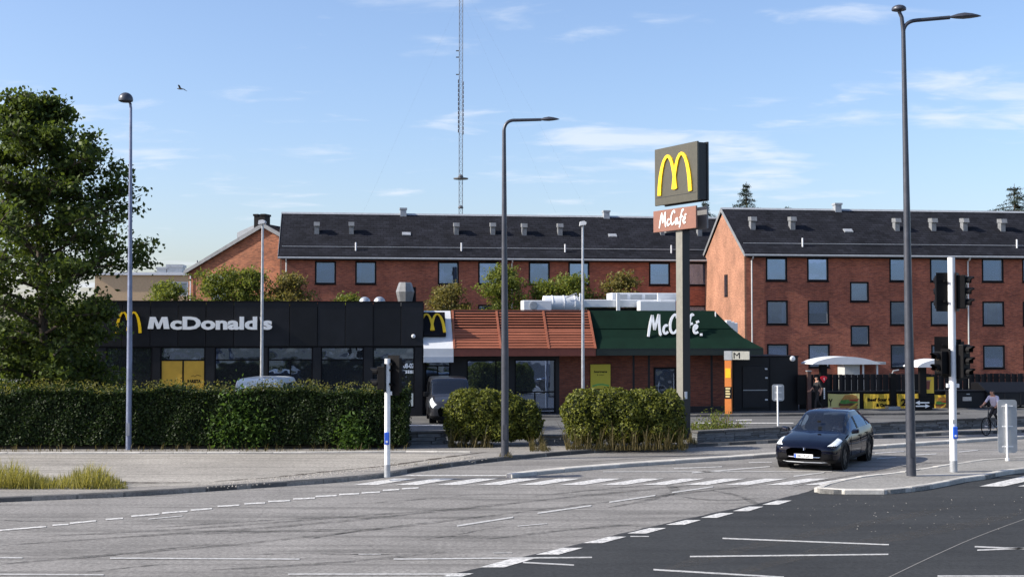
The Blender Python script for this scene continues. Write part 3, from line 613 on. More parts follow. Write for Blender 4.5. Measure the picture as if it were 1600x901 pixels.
# pale flat-roofed block further left
FB = Frame((P(200, 470, 118).x, 118, 0), 5)
bb = thing('flat_roofed_building', 'pale beige flat-roofed building far behind the left tree', 'building', FB.o, 5)
b1 = FB.hit(310, 430); hb = FB.rect(263, 440, 294, 462); m = MB()
wall_holes(m, -3, b1.x+2, .05, b1.z, [hb], .2); m.box((-3, .3, .05), (b1.x+2, 10, b1.z-.02)); m.build('wall', mat('beige_render', (.50, .36, .22), .9, var=.1), bb)
f = MB(); ring(f, *hb, .12, .02, .15); f = f.build('window', M_WHITE, bb); MB().box((hb[0]+.12, .1, hb[2]+.12), (hb[1]-.12, .13, hb[3]-.12)).build('pane', mat('grey_screen', (.28, .32, .33), .5), f)
MB().box((-3.2, -.25, b1.z), (b1.x+2.2, 10, b1.z+.25)).build('roof_edge', M_WHITE, bb)
for xa, xb, hh in ((245, 260, .6), (261, 284, .85)):
    p, q = FB.hit(xa, 425, 2), FB.hit(xb, 425, 2); MB().box((p.x, 2, b1.z+.25), (q.x, 4, b1.z+.25+hh*.7)).box((p.x-.1, 1.9, b1.z+.25+hh*.7), (q.x+.1, 4.1, b1.z+.25+hh)).build('roof_unit', M_ZINC, bb)

# ================================================================== restaurant
o_ = G(660, 649.5, .1); FM = Frame((o_.x, o_.y, 0), YAW); LZ = .1
rest = thing('restaurant', 'low dark fast food restaurant with red slatted and green mansard roof sections', 'restaurant', FM.o, YAW)
def arches(m_, parent, x0, x1, z0, z1, y, d=.06, name='golden_arches', lift=0.0):
    w = x1-x0; h = z1-z0; cx = (x0+x1)/2; b = MB()
    for s in (-1, 1):
        pts = [(.50, -.02), (.488, .22), (.462, .45), (.42, .67), (.365, .84), (.305, .93), (.255, .955), (.205, .93), (.15, .84), (.10, .66), (.06, .44), (.032, .20), (.018, .085)]
        wd = [.125, .122, .116, .104, .088, .078, .074, .078, .088, .1, .108, .11, .11]
        pp = [(cx + s*(p[0]-.055)*w*1.12, z0 + (p[1]+.02)/.995*h*.985) for p in pts]
        b.ribbon(pp, [q*min(w, h*1.1) for q in wd], d + (.002 if s > 0 else 0), Matrix.Translation((0, y, 0)))
    return b.build(name, m_, parent)
SCRIPT = [[(0, -.12), (.06, .22), (.15, .62), (.26, .96)], [(.26, .96), (.29, .6), (.33, .22)], [(.33, .22), (.44, .58), (.60, 1.0)], [(.60, 1.0), (.57, .5), (.60, .0), (.66, -.04)],
          [(.99, .40), (.93, .47), (.83, .40), (.77, .22), (.80, .06), (.88, .02), (1.0, .13)],
          [(1.50, .82), (1.48, .97), (1.38, 1.0), (1.24, .84), (1.13, .55), (1.12, .24), (1.20, .05), (1.32, .06), (1.46, .22)],
          [(1.78, .40), (1.70, .47), (1.60, .36), (1.54, .16), (1.59, .03), (1.67, .08), (1.78, .42), (1.77, .14), (1.83, .04), (1.92, .14)],
          [(2.34, .93), (2.28, 1.03), (2.18, .92), (2.10, .55), (2.03, .12), (1.94, -.22)], [(1.98, .47), (2.12, .5), (2.28, .55)],
          [(2.33, .24), (2.45, .30), (2.50, .42), (2.42, .48), (2.33, .38), (2.30, .16), (2.37, .03), (2.52, .12)], [(2.46, .60), (2.60, .66)]]
def cafe_script(m_, parent, x0, x1, z0, z1, y, d=.05, M=None, dot=True, name='script_lettering'):
    b = MB(); w = (x1-x0)/2.65; h = (z1-z0)/1.26
    for st in SCRIPT:
        q = [Vector((p[0], p[1], 0)) for p in st]; q = smooth_line(q, 2)
        b.ribbon([(x0+.03*w+p.x*w, z0+(p.y+.22)*h) for p in q], .118*h*1.0, d, (M or Matrix.Identity(4)) @ Matrix.Translation((0, y, 0)))
    if dot: b.ribbon([(x0+2.64*w, z0+.20*h), (x0+2.64*w+.12*h, z0+.20*h)], .12*h, d, (M or Matrix.Identity(4)) @ Matrix.Translation((0, y, 0)))
    return b.build(name, m_, parent)
# ---- dark block with panelled fascia
zT = FM.hit(640, 472.5).z; zF = FM.hit(640, 540).z; xL = FM.hit(150, 560).x
wins = [FM.rect(a, 541.5, b, 637) for a, b in [(165, 238), (250, 321), (335, 409), (418, 489), (501, 569), (582, 648)]]
m = MB(); wall_holes(m, xL, 0, LZ, zF, wins, .12); m.build('pillar_wall', M_CHAR2, rest)
MB().box((xL+.05, .14, zF+.02), (-.05, 12, zT-.15)).build('roof_slab', M_CHAR, rest)
MB().box((xL, .13, LZ), (xL+.15, 12, zF)).build('side_wall', M_CHAR2, rest); MB().box((-.15, .13, LZ), (0, 12, zF)).build('side_wall', M_CHAR2, rest)
MB().box((xL, 12, LZ), (0, 12.2, zF)).build('rear_wall', M_ROOM, rest)
MB().box((xL+.2, .3, LZ+.01), (-.2, 11.9, LZ+.03)).build('interior_floor', mat('floor_tile', (.10, .095, .09), .5, var=.2), rest)
pb = [FM.hit(x, 506).x for x in [148, 191.5, 235, 278.5, 322, 365.5, 409, 452.5, 496, 539.5, 583, 626.5, 661]]
for a, b in zip(pb, pb[1:]):
    o = MB().box((a+.012, -.06+rng.uniform(-.006, .006), zF), (b-.012, .10, zT)).build('fascia_panel', M_CHAR, rest, bevel=.006)
MB().box((xL-.05, -.085, zT+.002), (.03, .3, zT+.05)).build('coping', M_BLACKT, rest)
MB().box((xL, -.03, zF-.06), (0, .05, zF-.012)).build('fascia_trim', M_BLACKT, rest)
for k in range(12): MB().box((0.001, .14+k*1.0, zF), (.06, 1.13+k*1.0, zT-.01)).build('fascia_panel', M_CHAR, rest)
ztr = FM.hit(600, 561.5).z
def shop_window(root, h, y=.0, trans=None, mull=None, glass=None):
    a, b, c, d = h; f = MB(); ring(f, a+.004, b-.004, c+.004, d-.004, .06, y+.02, y+.10)
    if trans: f.box((a+.07, y+.03, trans-.03), (b-.07, y+.09, trans+.03))
    if mull: f.box((mull-.03, y+.032, c+.06), (mull+.03, y+.088, (trans or d)-.061 if trans else d-.06))
    f = f.build('window', M_BLACKT, root)
    cells = [(c+.06, d-.06)] if not trans else [(c+.06, trans-.03), (trans+.03, d-.06)]
    for i, (za, zb) in enumerate(cells):
        xs = [(a+.06, b-.06)] if not (mull and i == 0) else [(a+.06, mull-.03), (mull+.03, b-.06)]
        for xa, xb in xs: MB().box((xa, y+.055, za), (xb, y+.067, zb)).build('pane', glass or M_GLASSR, f)
    return f
wobj = []
for i, h in enumerate(wins):
    wobj.append(shop_window(rest, h, 0, ztr if i != 0 else None, (h[0]+h[1])/2 if i in (1, 3) else None))
M_POST = mat('poster_yellow', (.60, .36, .04), .6, var=.12, scale=2)
for a, b in ((252.5, 285), (287.5, 319.5)):
    r = FM.rect(a, 563.5, b, 632, .10); p = MB().box((r[0], .045, r[2]), (r[1], .0545, r[3])).build('poster', M_POST, wobj[1])
    if b > 300:
        o = text('lettering', 'BARISTA', .22, M_BLACKT, wobj[1], (0, 0, 0), depth=.004, bold=.012); fit_text(o, (r[1]-r[0])*.66, .15); o.location = (r[0]+(r[1]-r[0])*.17, .0435, FM.hit(303, 598, .07).z)
        MB().ribbon([(0, 0), (.1, .05), (.16, .0), (.25, .07), (.42, .03)], .02, .004, Matrix.Translation((r[0]+.3, .0445, FM.hit(303, 588, .07).z))).build('lettering', M_BLACKT, wobj[1])
r = FM.rect(630, 567, 645, 575, .1); o = text('lettering', '08-02', .22, M_LETTER, wobj[5], (0, 0, 0), depth=.004, bold=.01); fit_text(o, r[1]-r[0]+.05, r[3]-r[2]); o.location = (r[0], .05, r[2])
for k in range(6):
    zz = FM.hit(638, 580.5, .1).z; xx = r[0]-.12+k*.105; MB().box((xx, .046, zz-.07), (xx+.085, .05, zz+.07)).build('hours_sticker', M_LETTER, wobj[5])
r = FM.rect(630, 614, 646, 634, .1); MB().box((r[0], .046, r[2]), (r[1], .05, r[3])).build('window_sticker', M_BLIND, wobj[5])
r = FM.rect(183, 486.5, 219.5, 520, -.06); arches(M_YEL, rest, r[0], r[1], r[2], r[3], -.061, .1)
r = FM.rect(236, 493.5, 425.5, 515, -.06)
# each letter a part of its own
def heavy_m(w, h, d):
    b = MB().prismy([(x*w, z*h) for x, z in ((0, 0), (.10, 1), (.36, 1), (.50, .42), (.64, 1), (.90, 1), (1, 0), (.74, 0), (.70, .60), (.565, 0), (.435, 0), (.30, .60), (.26, 0))], -d/2, d/2)
    me = bpy.data.meshes.new('letter'); me.from_pydata(b.v, [], b.f); return me
SG = 'McDonald\'s'; tot = text_mesh(SG, 1.0, .1, .042); X = [v.co.x for v in tot.vertices]; Wt = max(X)-min(X); sc_x = (r[1]-r[0])/Wt; Zs = [v.co.z for v in tot.vertices]; sc_z = (r[3]-r[2])/(max(Zs)-min(Zs))
base = min(Zs); x_off = min(X); pos = []
for i, ch in enumerate(SG):
    bo = .0 if ch == "'" else .042
    a = text_mesh(SG[:i+1], 1.0, .1, .042); full = max(v.co.x for v in a.vertices); c = text_mesh(ch, 1.0, .1, bo) if i else heavy_m(.84, .70, .1); cw = max(v.co.x for v in c.vertices)
    x = full - cw
    for v in c.vertices: v.co.x = (v.co.x + x - x_off)*sc_x; v.co.z = (v.co.z-base)*sc_z; v.co.y *= .9
    c.materials.clear(); c.materials.append(M_LETTER); o = link('letter', c, rest); o.location = (r[0], -.112, r[2])
c = FM.hit(646, 525, -.1); MB().lathe([(.09, 0), (.09, .06), (.05, .10)], 14, Matrix.Translation((c.x, -.06, c.z)) @ Matrix.Rotation(R(90), 4, 'X')).build('security_camera', M_WHITE, rest)
# ---- wall of the wing under the mansard
YW = .9                                    # wall plane, set back from the dark block
ZE = FM.hit(800, 556, -.25).z; XR = FM.hit(1140, 600, YW).x
dr = FM.rect(1021, 573, 1058, 650, YW); dr = (dr[0], dr[1], LZ, dr[3])
w1 = FM.rect(729, 562, 791, 640, YW); w2 = FM.rect(804, 561, 868, 645, YW); we = FM.rect(664, 557, 704, 648, YW)
xb = FM.hit(874, 600, YW).x
m = MB(); wall_holes(m, .02, xb, LZ, ZE+.5, [we, w1, w2], .14, YW); m.build('front_wall', M_CHAR2, rest)
m = MB(); wall_holes(m, xb, XR, LZ+.28, ZE+.5, [(dr[0], dr[1], LZ+.28, dr[3])], .14, YW); m.build('brick_wall', M_BRICKR, rest)
MB().box((xb, YW-.03, LZ), (dr[0], YW+.1, LZ+.279)).box((dr[1], YW-.03, LZ), (XR, YW+.1, LZ+.279)).build('plinth', M_CHAR2, rest)
for px in (990, 1014, 1112): c = FM.hit(px, 600, YW); MB().box((c.x-.05, YW-.012, LZ+.28), (c.x+.05, YW-.002, ZE+.3)).build('movement_joint', M_CHAR2, rest)
MB().box((.2, YW+6, LZ), (XR, YW+6.2, ZE+.5)).build('rear_wall', M_ROOM, rest)
MB().box((XR-.1, YW+.15, LZ), (XR, YW+10, ZE+.5)).build('side_wall', M_BRICKR, rest)
M_GLASSB = glassmat('sky_glass', (.5, .56, .6), .35, .36, .08, (.5, .66, 1.0))
we_ = shop_window(rest, we, YW, FM.hit(685, 571, YW).z, (we[0]+we[1])/2)
shop_window(rest, w1, YW, None, FM.hit(775, 600, YW).x, M_GLASSB)
f2 = shop_window(rest, w2, YW, FM.hit(835, 612, YW).z, FM.hit(836, 600, YW).x, M_GLASSB)
# black and white face poster in the lower pane
r = FM.rect(838, 617, 866, 642, YW)
MB().box((r[0], YW+.07, r[2]), (r[1], YW+.08, r[3])).build('poster', mat('mono_poster', (.05, .05, .055), .6, col2=(.75, .75, .75), scale=2.6), f2)
d_ = MB(); ring(d_, dr[0]+.01, dr[1]-.01, dr[2]+.01, dr[3]-.01, .09, YW+.02, YW+.10); d_ = d_.build('door', M_BLACKT, rest); MB().box((dr[0]+.1, YW+.05, dr[2]+.1), (dr[1]-.1, YW+.065, dr[3]-.1)).build('pane', M_GLASSR, d_)
MB().tube([(dr[1]-.17, YW-.02, 1.0), (dr[1]-.17, YW-.02, 1.9)], .02, 6).build('door_handle', M_ZINC, d_)
# yellow poster in a frame beside the door
r = FM.rect(923, 569, 954, 607, YW-.1); p = MB().box((r[0], YW-.08, r[2]), (r[1], YW-.005, r[3])).build('poster_frame', mat('poster_lime', (.48, .42, .03), .5, var=.06), rest)
o = text('lettering', 'Sourcreme', .2, M_BLACKT, p, (0, 0, 0), depth=.004, bold=.008); fit_text(o, (r[1]-r[0])*.66, .10); o.location = (r[0]+(r[1]-r[0])*.17, YW-.084, r[2]+(r[3]-r[2])*.66)
o = text('lettering', '& onion', .2, M_BLACKT, p, (0, 0, 0), depth=.004, bold=.0); fit_text(o, (r[1]-r[0])*.35, .07); o.location = (r[0]+(r[1]-r[0])*.32, YW-.084, r[2]+(r[3]-r[2])*.54)
MB().ribbon([(r[0]+.08, 0), (r[0]+.3, .07), (r[0]+.55, .08), (r[1]-.08, .02)], .07, .006, Matrix.Translation((0, YW-.08, r[2]+.12))).build('poster_print', mat('print_green', (.12, .35, .08), .6), p)
# ---- mansard: flared profile, (local y, z)
YB, YT = -.25, 1.15
zt = FM.hit(800, 485.5, YT).z; zb = FM.hit(800, 544, YB).z
prof = [(YB, zb), (YB+.32, zb+(zt-zb)*.22), (YB+.66, zb+(zt-zb)*.47), (YB+.86, zb+(zt-zb)*.62), (YT, zt)]
def pr_at(z):
    for (ya, za), (yb, zb_) in zip(prof, prof[1:]):
        if za-1e-6 <= z <= zb_+1e-6: return ya+(yb-ya)*(z-za)/(zb_-za)
    return YT
xw0, xw1 = .03, FM.hit(707, 520, .3).x; xr1 = FM.hit(931, 550, YB).x
# white sign bay
b = MB(); xt = FM.hit(703.5, 490, YT).x
vs = [(xw0, y, z) for y, z in prof] + [(xt+(xw1-xt)*(zt-z)/(zt-zb), y, z) for y, z in prof]; n = len(prof)
zs0 = FM.hit(685, 557, YB).z
vs += [(xw0, YT+.3, zt), (xt, YT+.3, zt), (xw0, YB, zs0), (xw1, YB, zs0), (xw0, YB+.4, zs0), (xw1, YB+.4, zs0), (xw0, YT+.3, zs0), (xw1, YT+.3, zs0)]
fs = [(i, n+i, n+i+1, i+1) for i in range(n-1)] + [(n-1, 2*n-1, 2*n+1, 2*n), (0, 2*n+2, 2*n+3, n)] + [(2*n+2, 2*n+6, 2*n+7, 2*n+3)] + [tuple([n+i for i in range(n)] + [2*n+1, 2*n+7, 2*n+3])]
b.add(vs, fs); wb = b.build('sign_bay', M_WHITE, rest)
p0, p1 = prof[1], prof[4]; sg = math.atan2(p1[0]-(YB+.5), zt-(zb+(zt-zb)*.36))
Ms = Matrix.Translation((0, YB+.38, zb+(zt-zb)*.30)) @ Matrix.Rotation(-sg*.86, 4, 'X')
hx0, hx1 = FM.hit(661, 505, .5).x, FM.hit(695.5, 505, .5).x; hl_ = FM.hit(680, 484, .9).z - FM.hit(680, 527, .4).z
MB().box((hx0, -.16, 0), (hx1, 0, hl_), Ms).build('sign_board', M_BLACKT, wb)
a = arches(M_YEL, wb, FM.hit(656, 505, .5).x, FM.hit(693.5, 505, .5).x, .12, hl_-.1, 0, .05); a.data.transform(Matrix.Translation((0, -.162, 0))); a.data.transform(Ms)
MB().box((xw0+.001, YB-.02, zs0-.002), (xw1-.002, YB+.02, zs0-.25)).build('bay_fascia', mat('bay_blue_grey', (.42, .47, .54), .5, var=.06), wb)
# red slatted section
zfb = FM.hit(860, 556, YB).z
back = MB(); pb2 = [(y+.24, z) for y, z in prof]; vs = [(xw1+.02, y, z) for y, z in pb2] + [(xr1-.06, y, z) for y, z in pb2]
back.add(vs, [(i, n+i, n+i+1, i+1) for i in range(n-1)]); back.build('slat_backing', M_BLACKT, rest)
MB().box((xw1+.02, YB+.02, zfb), (xr1, YB+.25, zb)).box((xw1+.02, YB+.25, zfb), (xr1, YW, zfb+.04)).build('slat_fascia', mat('dark_red_fascia', (.20, .05, .03), .5, var=.12), rest)
nU, nL = 7, 7; zmid = zb+(zt-zb)*.49
xa_t, xr_t = FM.hit(706, 487, YT).x, FM.hit(920, 487, YT).x
def sx0(z): return xw1+.03 + (xa_t-xw1)*(z-zb)/(zt-zb)
def sx1(z): return xr1-.02 + (xr_t-xr1)*(z-zb)/(zt-zb)
ribs_px = [(775.5, 782.5), (848.5, 857.5)]
def ribx(k, z):
    t, bb_ = ribs_px[k]; xt_, xb_ = FM.hit(t, 487, YT).x, FM.hit(bb_, 545, YB).x; return xb_+(xt_-xb_)*(z-zb)/(zt-zb)
for i in range(nU+nL):
    if i < nL: za = zb + (zmid-zb)*i/nL; zb_ = zb+(zmid-zb)*(i+1)/nL; th, lean = (zb_-za)*.99, .0
    else: za = zmid+(zt-zmid)*(i-nL)/nU; zb_ = zmid+(zt-zmid)*(i-nL+1)/nU; th, lean = (zb_-za)*.46, 0
    ends = [sx0(za)] + [ribx(k, za) for k in (0, 1)] + [sx1(za)]
    for a_, b_ in zip(ends, ends[1:]):
        ya, yb_ = pr_at(za), pr_at(min(za+th, zt))
        if i < nL: sec = [(ya-.035, za), (ya-.035, za+.03), (yb_-.005, za+th), (yb_+.06, za+th), (ya+.06, za)]
        else: sec = [(ya-.03, za), (yb_-.03, za+th), (yb_+.02, za+th), (ya+.02, za)]
        MB().prismx(sec, a_+.03, b_-.03).build('slat', M_RED, rest)
for k in range(4):
    vs = []
    for y, z in prof:
        x = sx0(z) if k == 0 else sx1(z) if k == 3 else ribx(k-1, z)
        for dx, dy in ((-.045, -.075), (.045, -.075), (.045, .1), (-.045, .1)): vs.append((x+dx, y+dy, z))
    fs = [(i*4+j, i*4+(j+1) % 4, (i+1)*4+(j+1) % 4, (i+1)*4+j) for i in range(n-1) for j in range(4)] + [(0, 1, 2, 3), tuple(4*(n-1)+j for j in (3, 2, 1, 0))]
    MB().add(vs, fs).build('rib', M_RED, rest)
MB().box((xa_t, YT-.06, zt-.0), (xr_t, YT+.12, zt+.05)).build('top_rail', M_RED, rest)
# green hipped section
xg0t, xg0b = xr_t+.05, xr1+.03
xg1b = FM.hit(1193, 548, YB).x; xg1t = FM.hit(1116, 487, YT).x; zgt = FM.hit(1020, 485, YT).z
DB = 11.0
g = MB(); rows_ = []
for y, z in [(YB, zb-.02), (YB+.55, zb+(zt-zb)*.27), (YB+.88, zb+(zt-zb)*.52), (YT, zgt)]:
    f_ = (y-YB)/(YT-YB); xr_ = xg1b+(xg1t-xg1b)*f_; xl_ = xg0b+(xg0t-xg0b)*f_
    rows_.append([(xl_, y, z), (xr_, y, z), (xr_, DB, z)])
vs = [v for r_ in rows_ for v in r_]; fs = []
for i in range(len(rows_)-1):
    for j_ in range(2): fs.append((i*3+j_, i*3+j_+1, (i+1)*3+j_+1, (i+1)*3+j_))
k = len(vs); vs += [(xg0t, DB, zgt)]; fs.append((9, 10, 11, k))
g.add(vs, fs); grf = g.build('green_mansard', M_GREEN, rest)
for i in range(6):
    xa_ = xg0b+(xg1b-xg0b)*i/6
for r_ in (rows_[2],): MB().tube([Vector(r_[0])+Vector((0, -.02, 0)), Vector(r_[1])+Vector((0, -.02, 0)), Vector(r_[2])], .018, 6).build('roof_break_trim', M_GREEN, grf)
zge = FM.hit(1000, 555, YB).z
MB().box((xg0b, YB+.01, zge), (xg1b, YB+.16, zb-.022)).box((xg1b-.16, YB+.16, zge), (xg1b-.01, DB, zb-.022)).build('eaves_fascia', mat('dark_green_fascia', (.008, .018, .014), .5), grf)
MB().box((xg0b, YB+.16, zge+.03), (xg1b-.16, DB-.2, zge+.06)).build('soffit', M_BLACKT, grf)
MB().box((.1, YT+.05, zt-.28), (xg1t-.3, DB, zt-.14)).build('flat_roof', M_CHAR, rest)
# script on the green roof, standing off the slope
ys = .42; r = FM.rect(1011, 489, 1093, 529, ys)
sc_ = cafe_script(M_LETTER, grf, r[0], r[1], 0, r[3]-r[2], 0, .06); sc_.location = (0, ys-.12, r[2]); sc_.rotation_euler = (R(-13), 0, 0)
for dx in (.25, .7): MB().tube([((r[0]*(1-dx)+r[1]*dx), ys, r[2]+.3), ((r[0]*(1-dx)+r[1]*dx), ys+.6, r[2]+.3)], .02, 6).build('letter_bracket', M_BLACKT, grf)
c = FM.hit(1118, 491, 1.0); MB().tube([(c.x, c.y, c.z-.15), (c.x, c.y, c.z+.12)], .03, 6).build('roof_fitting', M_WHITE, grf)
# ---- rooftop plant
def fbox(name, px0, py0, px1, py1, y0, y1, m_, par=rest, bevel=.03):
    r = FM.rect(px0, py0, px1, py1, y0); return MB().box((r[0], y0, r[2]), (r[1], y1, r[3])).build(name, m_, par, bevel=bevel)
ac = fbox('condenser_unit', 818, 469, 862, 488, 3.2, 4.2, M_WHITE)
c = FM.hit(834, 477, 3.1); MB().lathe([(.2, 0), (.2, .03), (.16, .035)], 16, Matrix.Translation((c.x, 3.2, c.z)) @ Matrix.Rotation(R(90), 4, 'X')).build('fan_grille', M_ZINC, ac)
r = FM.rect(852, 462, 912, 488, 4.0)
duct = MB(); duct.tube([(r[0], 4.6, (r[2]+r[3])/2), (r[1]-.3, 4.6, (r[2]+r[3])/2), (r[1]+.1, 4.6, (r[2]+r[3])/2-.05)], [.42, .42, .3], 20); duct = autosmooth(duct.build('air_duct', M_WHITE, rest))
for px in (862, 880, 897): c = FM.hit(px, 470, 4.6); MB().tube([(c.x-.02, 4.6, (r[2]+r[3])/2), (c.x+.02, 4.6, (r[2]+r[3])/2)], .445, 20).build('duct_joint', M_WHITE, duct)
fbox('air_duct', 905, 468, 1056, 480, 4.4, 5.2, M_WHITE)
ah = fbox('air_handler', 956, 457.5, 1058, 470, 5.3, 6.6, M_WHITE)
for px in (962, 985, 1008): fbox('vent_grille', px, 460, px+18, 468, 5.285, 5.3, M_ZINC, ah, 0)
fbox('air_handler', 1000, 470, 1056, 487, 3.6, 4.3, M_WHITE)
for px in (908, 966, 1030): fbox('duct_bracket', px-2, 458, px+3, 488, 4.2, 4.35, M_WHITE, bevel=0)
fbox('duct_shadow_gap', 920, 481, 995, 485, 4.6, 5.0, M_BLACKT, bevel=0)
q = FM.rect(885, 458, 905, 468, 4.1); MB().tube([(q[1], 4.2, q[2]), (q[0]+.5, 4.2, q[3]), (q[0], 4.2, q[2]+.1)], .03, 6).build('cable_tray', M_ZINC, rest)
for px, rad in ((570, .26), (593, .27)):
    c = FM.hit(px, 472, 1.5); h = MB().lathe([(rad*.9, -.3), (rad, -.1), (rad, .05)] + [(rad*math.cos(a), .05+rad*math.sin(a)) for a in [R(x) for x in (15, 30, 45, 60, 75, 87)]], 18, Matrix.Translation((c.x, 1.5, zT-.02))); autosmooth(h.build('vent_dome', M_GALV, rest))
c = FM.hit(633, 472, 1.6); hc = FM.hit(633, 441, 1.6).z - zT
autosmooth(MB().lathe([(.30, -.3), (.31, .02), (.33, .12), (.42, hc*.55), (.30, hc*.95), (.26, hc)], 8, Matrix.Translation((c.x, 1.6, zT))).build('vent_cowl', mat('cowl_grey', (.17, .175, .18), .5, .2, var=.2), rest), 20)
fbox('vent_box', 641, 448, 650, 474, 1.7, 2.4, M_BLACKT, bevel=0)
# white chiller behind the hip, seen past the corner
for k in range(3): fbox('chiller_unit', 1135+k*5, 500+k*2, 1143+k*5, 530, 4.0+k*.4, 4.3+k*.4, M_WHITE)
# ---- service annex
ann = thing('service_annex', 'dark charcoal service annex with wide door beside the green roofed corner', 'annex', FM.o, YAW)
YA = 1.6; r = FM.rect(1146, 558, 1247, 649, YA); ax0, ax1 = r[0], r[1]; za_ = r[3]
MB().box((ax0, YA, LZ-.02), (ax1, YA+4, za_)).build('walls', M_CHAR, ann)
MB().box((ax0-.03, YA-.04, za_+.003), (ax1+.03, YA+4.03, za_+.07)).build('coping', M_BLACKT, ann)
r = FM.rect(1160, 572, 1199, 640, YA); dd = MB().box((r[0], YA-.05, LZ+.15), (r[1], YA-.004, r[3])).build('door', M_CHAR2, ann, bevel=.01)
MB().box((r[0]+.02, YA-.062, LZ+.95), (r[1]-.02, YA-.052, LZ+.99)).build('door_rail', M_ZINC, dd)
for px, py in ((1197, 576), (1197.5, 590), (1197.5, 624)): c = FM.hit(px, py, YA-.08); MB().cbox((c.x, YA-.08, c.z), (.12, .05, .07)).build('hinge', M_WHITE, dd)
c = FM.hit(1239, 560, YA-.1); MB().lathe([(.13, 0), (.13, .06), (.07, .10)], 14, Matrix.Translation((c.x, YA-.004, c.z)) @ Matrix.Rotation(R(90), 4, 'X')).build('security_camera', M_WHITE, ann)
MB().box((FM.hit(1202, 600, YA).x, YA-.012, LZ), (FM.hit(1203.5, 600, YA).x, YA-.002, za_-.02)).build('panel_joint', M_BLACKT, ann)
# kerb in front of the restaurant
for a_, b_ in ((662, 1140), (1140, 1330)):
    p, q = G(a_, 652.5, .1), G(b_, 650.5 if a_ < 1000 else 649, .1)
kerb(lot, [G(690, 652.5, .1), G(900, 652, .1), G(1140, 650.5, .1), G(1330, 648.5, .1), G(1500, 647, .1)], .15, .09, .20, M_KERB, 1.0)

# ================================================================== street furniture
# ---- tall restaurant sign
o_ = G(1066, 685, .1); FS = Frame((o_.x, o_.y, 0), -61.2)
py = thing('pylon_sign', 'tall grey pylon with yellow arches box and brown script sign', 'sign', FS.o, -61.2)
M_SBOX = mat('sign_box_grey', (.066, .062, .045), .45, var=.1); M_SDK = mat('sign_box_dark', (.010, .011, .013), .45)
M_BROWN = mat('sign_brown', (.215, .098, .068), .5, var=.08); M_PYL = mat('pylon_beige', (.19, .185, .16), .5, var=.12)
zpt = FS.hit(1062, 325, 0).z
MB().box((-.17, -.11, LZ-.05), (.2, .18, zpt)).build('post', M_PYL, py); MB().box((-.18, .181, LZ-.05), (.21, .20, zpt)).box((.201, -.112, LZ-.05), (.212, .18, zpt)).build('post_shade_faces', M_SDK, py)  # dark plates paint shade onto the unlit sides of the post
MB().box((-.35, -.3, LZ-.02), (.35, .3, LZ+.06)).build('base_plate', M_SDK, py)
a = FS.hit(1023, 275, -.20); b = FS.hit(1089.5, 275, -.20); bx0, bx1 = a.x, b.x
z1 = FS.hit(1089.5, 220, -.2).z; z0 = FS.hit(1089.5, 312.5, -.2).z
MB().box((bx0+.03, -.12, z0+.04), (bx1-.03, .22, z1-.03)).build('box_core', M_SDK, py)
for y0, y1 in ((-.20, -.121), (.221, .30)): fp = MB().box((bx0, y0, z0), (bx1, y1, z1)).build('face_panel', M_SBOX if y0 < 0 else M_SDK, py, bevel=.012)
MB().box((bx0+.05, -.205, z0+.27), (bx1-.05, -.2005, z0+.285)).build('panel_joint', M_SDK, py)
bw = bx1-bx0; bh = z1-z0
arches(M_YEL, py, bx0+bw*.13, bx0+bw*.86, z0+bh*.17, z0+bh*.86, -.201, .05)
z1 = FS.hit(1088, 321, -.2).z; z0 = FS.hit(1088, 356, -.2).z; c0 = FS.hit(1021.5, 345, -.2).x; c1 = FS.hit(1088, 345, -.2).x
for y0, y1 in ((-.22, -.15), (.25, .32)): MB().box((c0, y0, z0), (c1, y1, z1)).build('script_panel', M_BROWN if y0 < 0 else mat('sign_back_grey', (.16, .16, .165), .5), py, bevel=.012)
MB().box((-.3, -.149, z0+.1), (.3, .249, z1-.1)).build('panel_bracket', M_SDK, py)
cafe_script(M_LETTER, py, c0+(c1-c0)*.15, c0+(c1-c0)*.80, z0+.08, z1-.06, -.221, .02, dot=False)
c = FS.hit(1070, 625, -.2); MB().box((.212, -.05, 1.5), (.24, .05, 1.75)).build('service_tag', M_WHITE, py)
# ---- street lamps
def lamp_head(mb, tip, root, w, h):        # slim tapering luminaire from root to tip
    d = (Vector(tip)-Vector(root)); n = 9
    u = d.normalized(); s = u.cross(Vector((0, 0, 1))).normalized(); up = s.cross(u); vs = []
    prof_ = [(0, .22, .25), (.12, .35, .4), (.3, .75, .8), (.5, 1, 1), (.72, .9, .75), (.9, .5, .4), (1, .1, .12)]
    for t, a, b_ in prof_:
        for k in range(10):
            an = 2*math.pi*k/10; zz = math.sin(an)*h*b_; zz = zz if zz > 0 else zz*.45
            vs.append(Vector(root)+d*t+s*math.cos(an)*w*a+up*zz)
    fs = [(i*10+k, i*10+(k+1) % 10, (i+1)*10+(k+1) % 10, (i+1)*10+k) for i in range(len(prof_)-1) for k in range(10)] + [tuple(range(9, -1, -1)), tuple(range(60, 70))]
    return mb.add(vs, fs)
def dome(mb, c, r, h):
    pr = [(r*.25, -h*.42), (r*.7, -h*.40), (r*.98, -h*.25), (r, 0)] + [(r*math.cos(x), h*math.sin(x)) for x in (.3, .6, .9, 1.2, 1.45)]
    return mb.lathe(pr, 18, Matrix.Translation(c))
def pts_arc(a, b, c, n=7): return [Vector(a)*(1-t)**2+Vector(b)*2*t*(1-t)+Vector(c)*t*t for t in [i/n for i in range(n+1)]]
